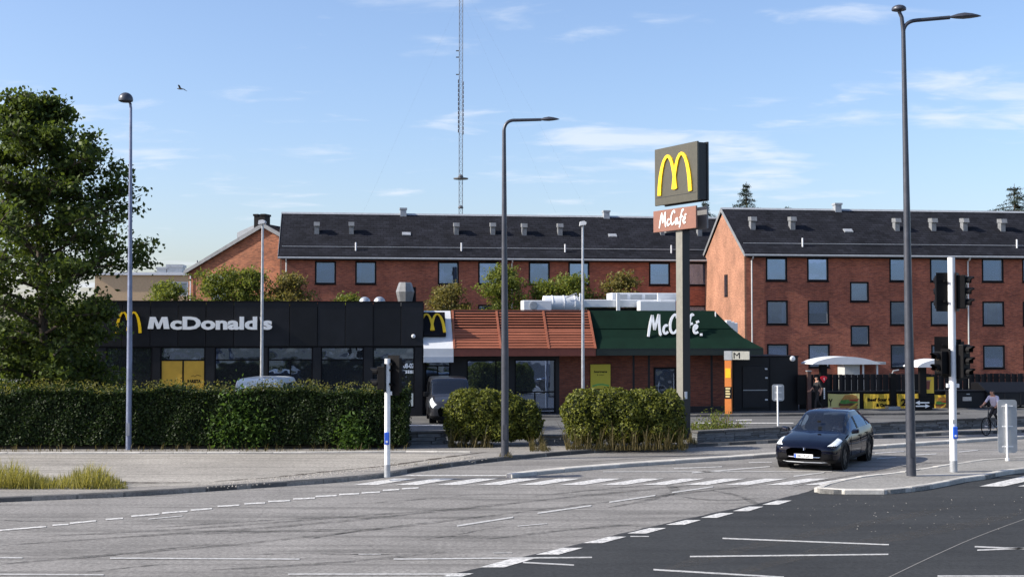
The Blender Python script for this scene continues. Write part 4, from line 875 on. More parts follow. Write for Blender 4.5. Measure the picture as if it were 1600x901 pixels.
# left lamp
g0 = G(201, 701, .12); la = thing('street_lamp', 'galvanised street lamp with round dome head in front of the left hedge', 'street lamp', (g0.x, g0.y, .1), 0, 'street lamps')
top = P(204.5, 163, g0.y) - g0; hd = P(196.5, 152, g0.y) - g0
autosmooth(MB().tube([(0, 0, -.1), (0.0, 0, 3.2), (top.x*.5, 0, 7), (top.x, 0, top.z-.1), (top.x-.02, 0, top.z+.02)], [.09, .085, .062, .042, .04], 12).build('pole', mat('weathered_steel', (.17, .20, .29), .5, .35, var=.3, scale=3), la))
autosmooth(dome(MB(), (hd.x, 0, hd.z-.05), .23, .22).build('lamp_head', M_LAMPD, la)); MB().tube([(top.x, 0, top.z), (hd.x+.1, 0, hd.z-.1)], .04, 8).build('arm', M_LAMPD, la)
# middle lamp with an arm
g0 = G(789, 712, .1); lb = thing('street_lamp', 'tall dark street lamp with a curved arm between the two bushes', 'street lamp', (g0.x, g0.y, .1), 0, 'street lamps')
t1 = P(787.5, 205, g0.y)-g0; t2 = P(788.5, 187, g0.y)-g0; t3 = P(806, 188, g0.y)-g0; t4 = P(846, 187, g0.y)-g0; tip = P(874, 186.5, g0.y)-g0
autosmooth(MB().tube([(0, 0, -.1), (0, 0, 3), (t1.x*.6, 0, 6.5), t1] + pts_arc(t1, t2, t3)[1:] + [t4], [.12, .115, .085, .06] + [.05]*7 + [.045], 12).build('pole', M_LAMPD, lb))
autosmooth(lamp_head(MB(), tip, t4-Vector((.1, 0, .01)), .13, .09).build('lamp_head', M_LAMPD, lb)); MB().box((-.06, -.128, .5), (.06, -.1, .95)).build('access_hatch', M_LAMPD, lb)
# right lamp, two heads
g0 = G(1424, 743, .11); lc = thing('street_lamp', 'tallest street lamp, dark with arm and ball head, on the traffic island', 'street lamp', (g0.x, g0.y, .1), 0, 'street lamps')
t1 = P(1411.5, 50, g0.y)-g0; tb_ = P(1409, 27, g0.y)-g0; tc_ = P(1404.5, 17, g0.y)-g0; a2 = P(1413, 33, g0.y)-g0; a3 = P(1432, 31.5, g0.y)-g0; a4 = P(1484, 27, g0.y)-g0; tip = P(1533, 25, g0.y)-g0
autosmooth(MB().tube([(0, 0, -.05), (t1.x*.24, 0, 3), (t1.x*.55, 0, 7), (t1.x, 0, t1.z), (tb_.x, 0, tb_.z), (tc_.x, 0, tc_.z)], [.125, .115, .085, .055, .05, .045], 12).build('pole', M_LAMPD, lc))
autosmooth(MB().tube(pts_arc((t1.x, 0, t1.z), (a2.x, 0, a2.z), (a3.x, 0, a3.z)) + [(a4.x, 0, a4.z)], .05, 10).build('arm', M_LAMPD, lc))
autosmooth(dome(MB(), (tc_.x, 0, tc_.z+.05), .19, .11).build('lamp_head', M_LAMPD, lc)); autosmooth(lamp_head(MB(), tip, a4-Vector((.06, 0, .0)), .16, .11).build('lamp_head', M_LAMPD, lc))
MB().box((-.05, -.1, .45), (.05, -.085, .85)).build('access_hatch', mat('hatch_grey', (.2, .22, .26), .5, .3), la); MB().box((-.06, -.128, .5), (.06, -.118, .95)).build('access_hatch', M_LAMPD, lc)
# car park lamps
for px, yb, yt, lab in ((408.5, 657, 346, 'slim white headed car park lamp in front of the dark fascia lettering'), (911, 657, 348, 'slim white headed car park lamp in front of the red slatted roof')):
    g0 = G(px, yb, .1); l_ = thing('car_park_lamp', lab, 'street lamp', (g0.x, g0.y, .1), 0, 'car park lamps')
    t = P(px-.3, yt, g0.y)-g0
    autosmooth(MB().tube([(0, 0, -.05), (0, 0, 2.5), (0, 0, t.z-.05)], [.075, .07, .045], 10).build('pole', M_GALV, l_))
    MB().prismy([(-.14, t.z-.14), (.12, t.z-.10), (.15, t.z), (.05, t.z+.06), (-.12, t.z+.03)], -.28, .12).build('lamp_head', M_WHITE, l_)
# ---- traffic signals
def signal_head(root, loc, deg, n=3, w=.30):
    M = Matrix.Translation(loc) @ Matrix.Rotation(R(deg), 4, 'Z'); h = .30*n
    hs = MB().box((-w/2, -.11, -h/2), (w/2, .11, h/2), M).build('signal_housing', M_BLK, root, bevel=.02)
    MB().box((-w/2-.07, .112, -h/2-.07), (w/2+.07, .13, h/2+.07), M).build('backboard', M_BLK, hs)
    for k in range(n):
        z = h/2-.15-k*.30; Mv = M @ Matrix.Translation((0, -.11, z)) @ Matrix.Rotation(R(90), 4, 'X')
        MB().lathe([(.10, 0), (.10, .012)], 14, Mv).build('signal_lens', M_LENS, hs)
        v = MB(); vs = []
        for j_ in range(11):
            an = R(-30+240*j_/10)
            for d_, rr in ((0, .115), (.2 if 2 < j_ < 8 else .12, .115)): vs.append((rr*math.cos(an), rr*math.sin(an), d_))
        v.add(vs, [(2*i, 2*i+1, 2*i+3, 2*i+2) for i in range(10)], Mv); o = v.build('visor', M_BLK, hs); sm = o.modifiers.new('solid', 'SOLIDIFY'); sm.thickness = .006
    MB().box((-.03, .12, -h*.3), (.03, .26, -h*.3+.05), M).box((-.03, .12, h*.3), (.03, .26, h*.3+.05), M).build('mount_bracket', M_BLK, hs)
    return hs
def push_button(root, loc, r_):
    b = MB().box((-.06, -.07, -.16), (.06, 0, .16), Matrix.Translation(loc)).build('push_button', M_BLUE, root, bevel=.015)
    MB().lathe([(.03, 0), (.03, .015)], 12, Matrix.Translation(Vector(loc)+Vector((0, -.071, -.08))) @ Matrix.Rotation(R(90), 4, 'X')).build('button_cap', M_WHITE, b)
def signal_pole(label, px, yb, yt, rad, z_base=.11):
    g0 = G(px, yb, z_base); t = thing('traffic_signal', label, 'traffic signal', (g0.x, g0.y, z_base), 0, 'traffic signals')
    h = P(px-1, yt, g0.y).z - z_base
    autosmooth(MB().tube([(0, 0, .3), (0, 0, h)], rad, 16).build('pole', M_POLEW, t)); autosmooth(MB().lathe([(rad*1.05, -.02), (rad*1.05, .3)], 16).build('base_sleeve', M_ZINC, t))
    return t, g0
t, g0 = signal_pole('shorter traffic signal with white pole at the left crossing end', 605, 743.5, 560, .075)
zz = lambda y: P(605, y, g0.y).z - .11
signal_head(t, (-.14, .02, zz(590)), 255, 2, .2); signal_head(t, (.22, .12, zz(586)), 150, 3, .22)
push_button(t, (0, -.075, zz(684)), .1); MB().box((.06, -.04, zz(617)), (.12, .04, zz(611))).build('junction_box', M_WHITE, t)
t, g0 = signal_pole('taller traffic signal with white pole on the traffic island', 1490, 736.5, 402, .095)
zz = lambda y: P(1489, y, g0.y).z - .11
signal_head(t, (-.22, .15, zz(456)), 190, 3, .3); signal_head(t, (.28, .0, zz(456)), 62, 3, .32)
signal_head(t, (-.30, .0, zz(566)), 292, 2, .3); signal_head(t, (-.17, .3, zz(556)), 170, 3, .3); signal_head(t, (.30, .02, zz(564)), 40, 3, .34); signal_head(t, (.12, -.3+.6, zz(560)), 150, 3, .34)
push_button(t, (0.01, -.095, zz(675)), .1); MB().box((-.16, -.05, zz(605)), (.16, .05, zz(599))).build('clamp', M_POLEW, t); MB().box((-.04, -.1, zz(661)), (.04, -.09, zz(655))).build('sticker', M_ZINC, t)
# ---- signs seen from behind
M_SBACK = mat('sign_back_alu', (.40, .42, .44), .45, .5, var=.12, scale=3)
def rrect(w, h, r_, n=5):
    pts = []
    for cx_, cz_, a0 in ((w/2-r_, -h/2+r_, -90), (w/2-r_, h/2-r_, 0), (-w/2+r_, h/2-r_, 90), (-w/2+r_, -h/2+r_, 180)):
        pts += [(cx_+r_*math.cos(R(a0+90*i/n)), cz_+r_*math.sin(R(a0+90*i/n))) for i in range(n+1)]
    return pts
def back_sign(label, px, yb, x0, y0, x1, y1, deg, zg):
    g0 = G(px, yb, zg); F = Frame((g0.x, g0.y, 0), deg); t = thing('traffic_sign', label, 'traffic sign', (g0.x, g0.y, zg), deg, 'road signs seen from behind')
    r = F.rect(x0, y0, x1, y1, .06); w, h = r[1]-r[0], r[3]-r[2]; zc = (r[2]+r[3])/2-zg; xc = (r[0]+r[1])/2
    MB().prismy(rrect(w, h, .09), .05, .07, Matrix.Translation((xc, 0, zc))).build('plate', M_SBACK, t)
    autosmooth(MB().tube([(0, 0, -.03), (0, 0, zc+h*.42)], .032, 10).build('post', M_POLEW, t)); MB().lathe([(.06, -.01), (.06, .06)], 12).build('base_collar', M_POLEW, t)
    for q in (-.38, 0, .38): MB().box((xc-w*.28, .034, zc+h*q-.015), (xc+w*.28, .049, zc+h*q+.015)).build('mounting_strap', M_POLEW, t)
back_sign('small grey sign back on a white post by the car park wall', 1215.5, 668, 1206.5, 600, 1225, 626, 8, .1)
back_sign('tall rounded grey sign back on a white post on the traffic island', 1574, 719, 1559, 624, 1589, 707, 4, .11)
# ---- orange totem
g0 = G(1138, 649, .1); FT = Frame((g0.x, g0.y, 0), -20); t = thing('entrance_totem', 'orange entrance totem with yellow sticker and white arm sign', 'sign', (g0.x, g0.y, 0), -20)
ztt = FT.hit(1138, 548, 0).z; zo = FT.hit(1138, 562, 0).z
r = FT.rect(1132.5, 600, 1143, 640, -.1); MB().box((r[0], -.1, .08), (r[1], .14, zo)).build('pillar', M_ORANGE, t, bevel=.01)
MB().box((r[0]-.02, -.12, zo), (r[1]+.02, .16, ztt)).build('cap_box', M_ZINC, t)
q = FT.hit(1172, 556, .1); arm = MB().box((r[1]+.021, -.10, zo+.02), (q.x, .02, ztt-.01)).build('arm_sign', mat('arm_white', (.36, .36, .32), .5, var=.12), t)
o = text('lettering', 'M', .3, M_BLACKT, arm, (0, 0, 0), depth=.006, bold=.0); fit_text(o, .28, .26); o.location = (r[1]+.1, -.104, zo+.07)
s_ = MB().box((r[0]+.03, -.112, FT.hit(1138, 590, -.1).z), (r[1]-.03, -.101, FT.hit(1138, 575, -.1).z)).build('sticker', mat('bright_yellow', (.9, .45, .01), .5), t)
MB().box((r[0]-.02, -.12, FT.hit(1138, 622, -.1).z), (r[1]+.02, -.101, FT.hit(1138, 604, -.1).z)).build('label_plate', M_BLACKT, t)
for k in range(4):
    zz_ = FT.hit(1138, 606.5+k*4.2, -.1).z; MB().box((r[0]+.04, -.126, zz_-.035), (r[1]-.05-.03*(k % 2), -.121, zz_+.035)).build('label_line', mat('print_cream', (.6, .5, .25), .6), t)
# ---- stone walls between pavement and car park
def stone_wall(label, pts, h, group=None, z0=.09, lay=4, cap=True):
    t = thing('stone_wall', label, 'wall', (0, 0, 0), 0); q = [Vector((p.x, p.y, 0)) for p in pts]
    lens = [(b_-a_).length for a_, b_ in zip(q, q[1:])]; tot = sum(lens); me = MB().box((-.5, -.14, 0), (.5, .14, 1)).build('stone', M_STONE, t, bevel=.012); proto = me.data; first = True
    def at_(d):
        k = 0
        while k < len(lens)-1 and d > lens[k]: d -= lens[k]; k += 1
        u = (q[k+1]-q[k]).normalized(); return q[k]+u*d, math.atan2(u.y, u.x)
    hz = (h-(.08 if cap else 0))/lay
    for l_ in range(lay):
        d = -rng.uniform(0, .4)
        while d < tot:
            ln = rng.uniform(.35, .9); a_ = max(0, d); b_ = min(tot, d+ln); d += ln
            if b_-a_ < .08: continue
            p, an = at_((a_+b_)/2); o = me if first else link('stone', proto, t, .012); first = False
            o.location = (p.x, p.y+rng.uniform(-.025, .02), z0+l_*hz); o.rotation_euler = (0, 0, an+rng.uniform(-.02, .02)); o.scale = (b_-a_-.02, rng.uniform(.9, 1.05), hz*rng.uniform(.86, .97))
    if cap:
        n_ = max(1, round(tot/1.1)); cp = None
        for i in range(n_):
            p, an = at_(tot*(i+.5)/n_)
            if cp is None: o = MB().box((-.5, -.19, 0), (.5, .19, .075)).build('cap_stone', M_KERB, t, bevel=.015); cp = o.data
            else: o = link('cap_stone', cp, t, .015)
            o.location = (p.x, p.y, z0+h-.08); o.rotation_euler = (0, 0, an); o.scale = (tot/n_-.015, 1, 1)
    return t
stone_wall('low grey stone wall curving along the pavement behind the car', [G(x, y, .1)+Vector((0, .17, 0)) for x, y in ((1086, 692), (1180, 686.5), (1280, 681), (1400, 675), (1600, 665.5), (1780, 659))], .42)
stone_wall('low dark stone wall in the gap beside the parked van', [G(636, 694, .1), G(700, 692.5, .1)], .46, lay=3)
stone_wall('low dark stone wall in the gap between the two bushes', [G(846, 694, .1), G(890, 694, .1)], .34, lay=3)
# ---- drive-through lane: barrier, banners, fence
YF = 5.2
fen = thing('board_fence', 'dark vertical board fence behind the drive-through banners', 'fence', FM.o, YAW)
xa_, xb_ = FM.hit(1262, 600, YF).x, FM.hit(1640, 600, YF).x; zf0, zf1 = .1, FM.hit(1400, 584, YF).z
bd = None; x = xa_; i = 0
while x < xb_:
    if bd is None: o = MB().box((0, 0, 0), (.155, .025, 1)).build('board', M_WOODD, fen); bd = o.data
    else: o = link('board', bd, fen)
    o.location = (x, YF + (.03 if i % 2 else 0), zf0+rng.uniform(-.01, .02)); o.scale = (1, 1, zf1-zf0-rng.uniform(0, .02)); x += .165; i += 1
for zz_ in (.5, 1.4): MB().box((xa_, YF+.06, zz_), (xb_, YF+.11, zz_+.09)).build('rail', M_WOODD, fen)
YN = 2.6
bar = thing('drive_through_barrier', 'low black barrier wall carrying the yellow banners', 'barrier', FM.o, YAW)
xa_, xb_ = FM.hit(1250, 630, YN).x, FM.hit(1484, 630, YN).x; zn1 = FM.hit(1380, 612, YN).z
for k in range(6):
    p0_, p1_ = xa_+(xb_-xa_)*k/6, xa_+(xb_-xa_)*(k+1)/6; MB().box((p0_+.008, YN, LZ-.02), (p1_-.008, YN+.12, zn1)).build('barrier_panel', M_PLASTIC, bar)
MB().box((xa_-.02, YN-.03, zn1+.003), (xb_+.02, YN+.15, zn1+.06)).build('top_rail', M_CHAR2, bar)
M_BAN1 = mat('banner_cream', (.80, .70, .26), .6, var=.08, scale=1.5); M_BAN2 = mat('banner_gold', (.86, .58, .06), .6, var=.1, scale=1.5)
def banner(label, x0, x1, m_, y0=614.5, y1=642):
    r = FM.rect(x0, y0, x1, y1, YN-.06); w, h = r[1]-r[0], r[3]-r[2]; o_ = FM.m @ Vector((r[0], YN-.03, r[2]))
    t = thing('banner', label, 'banner', o_, YAW, 'banners on the drive-through barrier'); b = MB(); nx = 10; vs = []
    for i in range(nx+1):
        for z in (0, h*.5, h): vs.append((w*i/nx, -.02-.012*math.sin(i*1.3+z*2), z+(-.03*math.sin(math.pi*i/nx) if z > h*.9 else 0)))
    b.add(vs, [(i*3+j_, (i+1)*3+j_, (i+1)*3+j_+1, i*3+j_+1) for i in range(nx) for j_ in (0, 1)]); o = b.build('cloth', m_, t); s = o.modifiers.new('solid', 'SOLIDIFY'); s.thickness = .008
    return t, w, h
M_BUN = mat('print_bun', (.55, .26, .06), .6, var=.25, scale=5); M_LET = mat('print_lettuce', (.10, .28, .05), .6, var=.4, scale=9); M_TOM = mat('print_tomato', (.55, .06, .03), .6, var=.2, scale=6); M_PAT = mat('print_patty', (.16, .06, .025), .7, var=.4, scale=9)
def burger(t, x, z, w, h, y=-.045):
    def blob(pts, m_, d): MB().prismy([(x+p[0]*w, z+p[1]*h) for p in pts], y-d, y).build('printed_food', m_, t)
    blob([(0, .05), (.85, .02), (1, .2), (.9, .34), (.05, .36)], M_BUN, .002); blob([(-.04, .30), (1.0, .28), (1.02, .46), (.5, .52), (-.02, .48)], M_PAT, .004)
    blob([(.0, .46), (.3, .40), (.62, .47), (1.0, .42), (1.0, .62), (.6, .70), (.1, .66)], M_LET, .006); blob([(.52, .60), (.98, .56), (1.05, .74), (.6, .78)], M_TOM, .008)
    blob([(.1, .66), (1.0, .70), (.95, .9), (.7, 1.0), (.3, .97)], M_BUN, .010); blob([(.45, .12), (.95, .5), (1.02, .42), (.55, .04)], mat('print_fries', (.75, .5, .08), .6), .012)
t, w, h = banner('cream banner with a letter Y and a stacked burger picture', 1294, 1343, M_BAN1)
o = text('lettering', 'Y', .5, M_BLACKT, t, (0, 0, 0), depth=.004, bold=.015); fit_text(o, .2, .34); o.location = (.02, -.04, h*.3); burger(t, w*.36, .04, w*.58, h*.9)
t, w, h = banner('gold banner reading Beef Sour Cream and Onion', 1350, 1395, M_BAN2)
for s, xx, zz_, ww in (('Beef Sour C', .12, .56, .84), ('& Onion', .42, .24, .5)):
    o = text('lettering', s, .2, M_BLACKT, t, (0, 0, 0), depth=.004, bold=.012); fit_text(o, w*ww, h*.2); o.location = (w*xx, -.045, h*zz_)
t, w, h = banner('yellow banner with a large number twenty', 1402, 1436, M_BAN2)
o = text('lettering', '20', .5, M_BLACKT, t, (0, 0, 0), depth=.004, bold=.02); fit_text(o, w*.55, h*.42); o.location = (w*.16, -.045, h*.3)
t, w, h = banner('small gold banner with a burger picture right of the menu board', 1460, 1481, M_BAN2, 616); burger(t, w*.1, .08, w*.8, h*.75)
# canopies over the order points
def canopy(label, x0, x1, ye, yt, xp, y):
    a_ = FM.hit(x0, ye, y).x; b_ = FM.hit(x1, ye, y).x; z = FM.hit((x0+x1)/2, ye, y).z; zt_ = FM.hit((x0+x1)/2, yt, y).z; xc = FM.hit(xp, ye, y).x; o_ = FM.m @ Vector((xc, y, LZ))
    t = thing('order_point_canopy', label, 'canopy', o_, YAW, 'drive-through canopies'); n_ = 14; pts = []
    for i in range(n_+1): u = i/n_; pts.append((a_-xc+(b_-a_)*u, z-LZ+(zt_-z)*math.sin(math.pi*min(1, u*1.02))**.7*(1.0 if u < .4 else 1)))
    poly = pts + [(p[0], z-LZ-.03 if 0 < i < n_ else p[1]-.03) for i, p in reversed(list(enumerate(pts)))]
    b = MB(); N_ = len(pts)
    vs = [(p[0], yy, p[1]) for yy in (-.7, .9) for p in pts] + [(p[0], yy, z-LZ-.04) for yy in (-.7, .9) for p in pts]
    fs = [(i, i+1, N_+i+1, N_+i) for i in range(N_-1)] + [(2*N_+i, 3*N_+i, 3*N_+i+1, 2*N_+i+1) for i in range(N_-1)] + [(i, 2*N_+i, 2*N_+i+1, i+1) for i in range(N_-1)] + [(N_+i, N_+i+1, 3*N_+i+1, 3*N_+i) for i in range(N_-1)] + [(0, N_, 3*N_, 2*N_), (N_-1, 3*N_-1, 4*N_-1, 2*N_-1)]
    b.add(vs, fs).build('shell', M_WHITE, t); MB().box((-.16, -.1, -.02), (.16, .12, z-LZ-.045)).build('post', M_PLASTIC, t); return t, xc
t, xc = canopy('white curved canopy over the order point left of the lamp post', 1262, 1366, 567, 556.5, 1286, 1.2)
c = FM.hit(1287.5, 592, 1.05); q = (c.x-xc, c.z-LZ)
hp = MB().prismy([(q[0]-.14, q[1]+.12), (q[0]-.16, q[1]+.04), (q[0], q[1]-.17), (q[0]+.16, q[1]+.04), (q[0]+.14, q[1]+.12), (q[0], q[1]+.15)][::-1], -.14, -.101).build('red_badge', mat('badge_red', (.6, .01, .03), .4), t)
o = text('lettering', '1', .16, M_LETTER, t, (q[0]-.03, -.145, q[1]-.05), depth=.004, bold=.004)
c = FM.hit(1288.5, 614, 1.05); 
for k in range(6): MB().box((c.x-xc-.03, -.108, c.z-LZ-.27+k*.09), (c.x-xc+.035, -.101, c.z-LZ-.20+k*.09)).build('printed_letter', M_LETTER, t)
t, xc = canopy('white curved canopy over the order point right of the lamp post', 1424, 1500, 571.5, 560.5, 1441, 1.2)
# menu board
c0_ = FM.hit(1448, 645, 1.4); o_ = FM.m @ Vector((c0_.x, 1.4, LZ)); t = thing('menu_board', 'upright menu board with yellow cup poster by the drive-through', 'menu board', o_, YAW)
r = FM.rect(1435.5, 587, 1459, 640, 1.3); w2_ = (r[1]-r[0])/2; zt_ = r[3]-LZ
MB().box((-w2_, -.08, .25), (w2_, .1, zt_)).box((-w2_*.7, -.06, -.02), (w2_*.7, .08, .25)).build('cabinet', M_PLASTIC, t, bevel=.015)
zc = FM.hit(1448, 614, 1.3).z-LZ; MB().box((-w2_+.05, -.095, zc), (w2_-.05, -.081, zt_-.05)).build('poster', M_BAN2, t)
MB().prismy([(-.11, zc+.18), (.11, zc+.18), (.15, zc+.58), (-.15, zc+.58)], -.10, -.096).build('printed_cup', mat('print_cup', (.25, .07, .05), .6), t)
MB().box((-.18, -.101, zc+.58), (.18, -.096, zc+.63)).build('printed_lid', mat('print_lid', (.5, .3, .2), .6), t)
# arrow sign
c0_ = FM.hit(1441, 631, .9); o_ = FM.m @ Vector((c0_.x, .9, LZ)); t = thing('direction_sign', 'black direction sign with two white arrows right of the lamp post', 'sign', o_, YAW)
r = FM.rect(1429, 621.5, 1454, 641, .9); w2_ = (r[1]-r[0])/2; zc = (r[2]+r[3])/2-LZ
MB().box((-w2_, -.03, zc-.28), (w2_, .03, zc+.28)).build('panel', M_PLASTIC, t); MB().box((-.05, -.02, -.02), (.05, .02, zc-.28)).build('post', M_PLASTIC, t)
for s, dz in ((-1, .08), (1, -.08)):
    MB().prismy([(s*p[0]*w2_, zc+dz+p[1]) for p in ((-.85, -.03), (.35, -.03), (.35, -.10), (.92, 0), (.35, .10), (.35, .03), (-.85, .03))], -.04, -.031).build('arrow', M_LETTER, t)
# bins
c0_ = FM.hit(1512, 646, 2.2); o_ = FM.m @ Vector((c0_.x, 2.2, LZ)); t = thing('utility_box', 'low black utility box with a pale sticker beside the banners', 'utility box', o_, YAW)
r = FM.rect(1483, 612, 1541, 646, 2.2); w2_ = (r[1]-r[0])/2; h_ = r[3]-LZ
MB().box((-w2_, 0, -.02), (w2_, 1.1, h_)).build('body', M_CHAR, t, bevel=.03); MB().box((-w2_-.03, -.03, h_+.002), (w2_+.03, 1.13, h_+.06)).build('lid', M_BLACKT, t)
MB().box((-.25, -.012, h_*.45), (.2, -.002, h_*.7)).build('sticker', mat('pale_sticker', (.5, .46, .42), .6, var=.3, scale=12), t); MB().box((-.05, -.012, h_*.84), (.12, -.002, h_*.9)).build('handle', M_ZINC, t)
c0_ = FM.hit(1583, 646, 2.0); o_ = FM.m @ Vector((c0_.x, 2.0, LZ)); t = thing('waste_container', 'black waste container with a sloping lid at the right edge', 'waste container', o_, YAW)
r = FM.rect(1546, 598, 1625, 646, 2.0); w2_ = (r[1]-r[0])/2; h_ = r[3]-LZ
MB().prismx([(0, .12), (1.6, .12), (1.6, h_*.66), (0, h_*.62)], -w2_, w2_).build('body', M_CHAR, t, bevel=.02)
MB().prismx([(-.03, h_*.63), (.9, h_*1.0), (1.63, h_*.98), (1.63, h_*.69)], -w2_-.02, w2_+.02).build('lid', M_PLASTIC, t, bevel=.015)
for sx_ in (-1, 1):
    for yy in (.2, 1.4): MB().lathe([(.09, -.03), (.09, .03)], 12, Matrix.Translation((sx_*(w2_-.15), yy, .09)) @ Matrix.Rotation(R(90), 4, 'Y')).build('castor', M_RUB, t)
for k in range(4): MB().box((-w2_+.1+k*(w2_*2-.2)/3-.03, -.03, .16), (-w2_+.1+k*(w2_*2-.2)/3+.03, -.002, h_*.6)).build('rib', M_CHAR2, t)
c0_ = FM.hit(1264, 648, 1.2); o_ = FM.m @ Vector((c0_.x, 1.2, LZ)); t = thing('gate_post', 'rusty brown steel post between annex and drive-through', 'post', o_, YAW)
zt_ = FM.hit(1264, 580, 1.2).z-LZ; MB().box((-.09, -.09, -.02), (.09, .09, zt_)).build('post', mat('rust_brown', (.10, .05, .04), .7, var=.3), t); MB().box((-.55, .0, .3), (-.1, .05, zt_-.15)).build('mesh_gate', M_PLASTIC, t); MB().box((-.11, -.11, zt_), (.11, .11, zt_+.05)).build('cap', M_ZINC, t)
for px, yt_ in ((1395, 583),):
    c0_ = FM.hit(px, 645, 1.9); o_ = FM.m @ Vector((c0_.x, 1.9, LZ)); t = thing('speaker_post', 'dark order speaker post between the two gold banners', 'post', o_, YAW); zt_ = FM.hit(px, yt_, 1.9).z-LZ
    MB().box((-.14, -.1, .0), (.14, .1, zt_)).build('post', M_PLASTIC, t, bevel=.02); MB().tube([(0, 0, zt_), (.02, -.05, zt_+.12), (.3, -.05, zt_+.16)], .035, 8).build('goose_neck', M_ZINC, t); MB().box((-.3, -.2, -.02), (.3, .2, .14)).build('foot', M_ZINC, t)
# ---- guyed radio mast far behind
mg = P(720, 300, 620.0); t = thing('radio_mast', 'tall guyed lattice radio mast far behind the roofs', 'mast', (mg.x, mg.y, 0))
M_MAST = mat('mast_grey', (.10, .105, .115), .5, .3, var=.15)
HM = 215; hw_ = .85
b = MB()
for sx_, sy_ in ((-1, -1), (1, -1), (1, 1), (-1, 1)): b.tube([(sx_*hw_, sy_*hw_, 0), (sx_*hw_, sy_*hw_, HM)], .13, 5)
b.build('legs', M_MAST, t); b = MB(); z = 0; k = 0
while z < HM-3:
    for i in range(4):
        c4 = ((-1, -1), (1, -1), (1, 1), (-1, 1)); a_, d_ = c4[i], c4[(i+1) % 4]
        if k % 2: a_, d_ = d_, a_
        b.tube([(a_[0]*hw_, a_[1]*hw_, z), (d_[0]*hw_, d_[1]*hw_, z+3)], .075, 4)
        b.tube([(a_[0]*hw_, a_[1]*hw_, z), (d_[0]*hw_, d_[1]*hw_, z)], .05, 4)
    z += 3; k += 1
b.build('bracing', M_MAST, t)
zm = lambda y: P(720, y, 620.0).z
MB().lathe([(3.6, 0), (3.6, .5), (1, .6)], 16, Matrix.Translation((0, 0, zm(280)))).build('platform', M_MAST, t)
for y in range(128, 212, 7): 
    for x_, dy in ((-1.15, 0), (1.15, 3)): MB().cbox((x_, -.9, zm(y+dy)), (.5, .5, 1.7)).build('antenna_panel', mat('antenna_dark', (.09, .09, .11), .5), t)
for y in (80, 90, 117): MB().cbox((-1.6, -.5, zm(y)), (1.6, .4, .5)).build('antenna_arm', M_MAST, t)
for y in (326, 278): MB().lathe([(1.2, 0), (1.3, .6), (.6, 1.4)], 10, Matrix.Translation((0, -1.2, zm(y)))).build('dish_antenna', M_MAST, t)
for sx_, zt_ in ((-1, zm(-6)), (1, zm(-2)), (1, zm(-28))):
    MB().tube([(0, 0, zt_), (sx_*70*(1 if zt_ < zm(-10) else 1.3), -20, 3)], .014, 4).build('guy_wire', M_MAST, t)
# ---- bird
bm_ = P(282, 139.5, 60.0); s = 1.0; b = MB()
b.tube([(-.17, 0, 0), (-.10, 0, .012), (0, 0, .02), (.1, 0, .012), (.16, 0, .02), (.19, 0, .015)], [.008, .028, .045, .032, .022, .004], 8)
for sy_ in (-1, 1):
    b.add([(.06, sy_*.03, .03), (-.05, sy_*.03, .03), (-.06, sy_*.2, .10), (.05, sy_*.2, .11), (-.13, sy_*.42, .06), (-.03, sy_*.34, .085)], [(0, 3, 2, 1), (3, 5, 4, 2)])
o = b.build('bird', mat('bird_dark', (.05, .05, .055), .7), None); o.location = bm_; o.rotation_euler = (.2, -.1, R(165)); tag(o, 'small dark bird gliding in the sky above the left roof', 'bird'); sm = o.modifiers.new('solid', 'SOLIDIFY'); sm.thickness = .006

# ================================================================== vehicles
def catmull(p0, p1, p2, p3, t): return .5*((2*p1)+(-p0+p2)*t+(2*p0-5*p1+4*p2-p3)*t*t+(-p0+3*p1-3*p2+p3)*t**3)
def fine(ctrl, nu, nv):                    # ctrl[u][v] = xyz control net -> dense net
    A = np.array(ctrl, float)
    def up(A, n):
        m_ = A.shape[0]; out_ = []
        for i in range(m_-1):
            p = [A[max(i-1, 0)], A[i], A[i+1], A[min(i+2, m_-1)]]
            for k in range(n): out_.append(catmull(*p, k/n))
        out_.append(A[-1]); return np.array(out_)
    B = up(A, nu); return np.transpose(up(np.transpose(B, (1, 0, 2)), nv), (1, 0, 2))
def net_part(name, Gd, sel, m_, parent, off=0.0, solid=0.0):
    U, V, _ = Gd.shape; vs, fs, idx = [], [], {}
    du = np.gradient(Gd, axis=0); dv = np.gradient(Gd, axis=1); nn = np.cross(du, dv); nn /= (np.linalg.norm(nn, axis=2, keepdims=True)+1e-9)
    for s in (1, -1):
        for i in range(U-1):
            for j_ in range(V-1):
                c = Gd[i:i+2, j_:j_+2].mean(axis=(0, 1))
                r = sel(i, j_, c)
                if not r or (r in ('L', 'R') and (s == 1) != (r == 'L')): continue
                q = []
                for (a_, b_) in ((i, j_), (i+1, j_), (i+1, j_+1), (i, j_+1)):
                    k = (s, a_, b_)
                    if k not in idx:
                        n_ = nn[a_, b_]; n_ = n_ if n_[1] > 0 or (abs(n_[1]) < 1e-6 and n_[2] > 0) else -n_
                        if n_[2] < -0.2 and Gd[a_, b_][2] > 1.0: n_ = -n_
                        p = Gd[a_, b_]+n_*off
                        idx[k] = len(vs); vs.append((p[0], s*p[1], p[2]))
                    q.append(idx[k])
                fs.append(tuple(q if s == 1 else q[::-1]))
    if not fs: return None
    me = bpy.data.meshes.new(name); me.from_pydata(vs, [], fs); bm = bmesh.new(); bm.from_mesh(me); bmesh.ops.remove_doubles(bm, verts=bm.verts, dist=.0008); bmesh.ops.recalc_face_normals(bm, faces=bm.faces); bm.to_mesh(me); bm.free()
    me.materials.append(m_)
    for p in me.polygons: p.use_smooth = True
    o = link(name, me, parent)
    if solid: q = o.modifiers.new('solid', 'SOLIDIFY'); q.thickness = solid; q.offset = 0
    return o
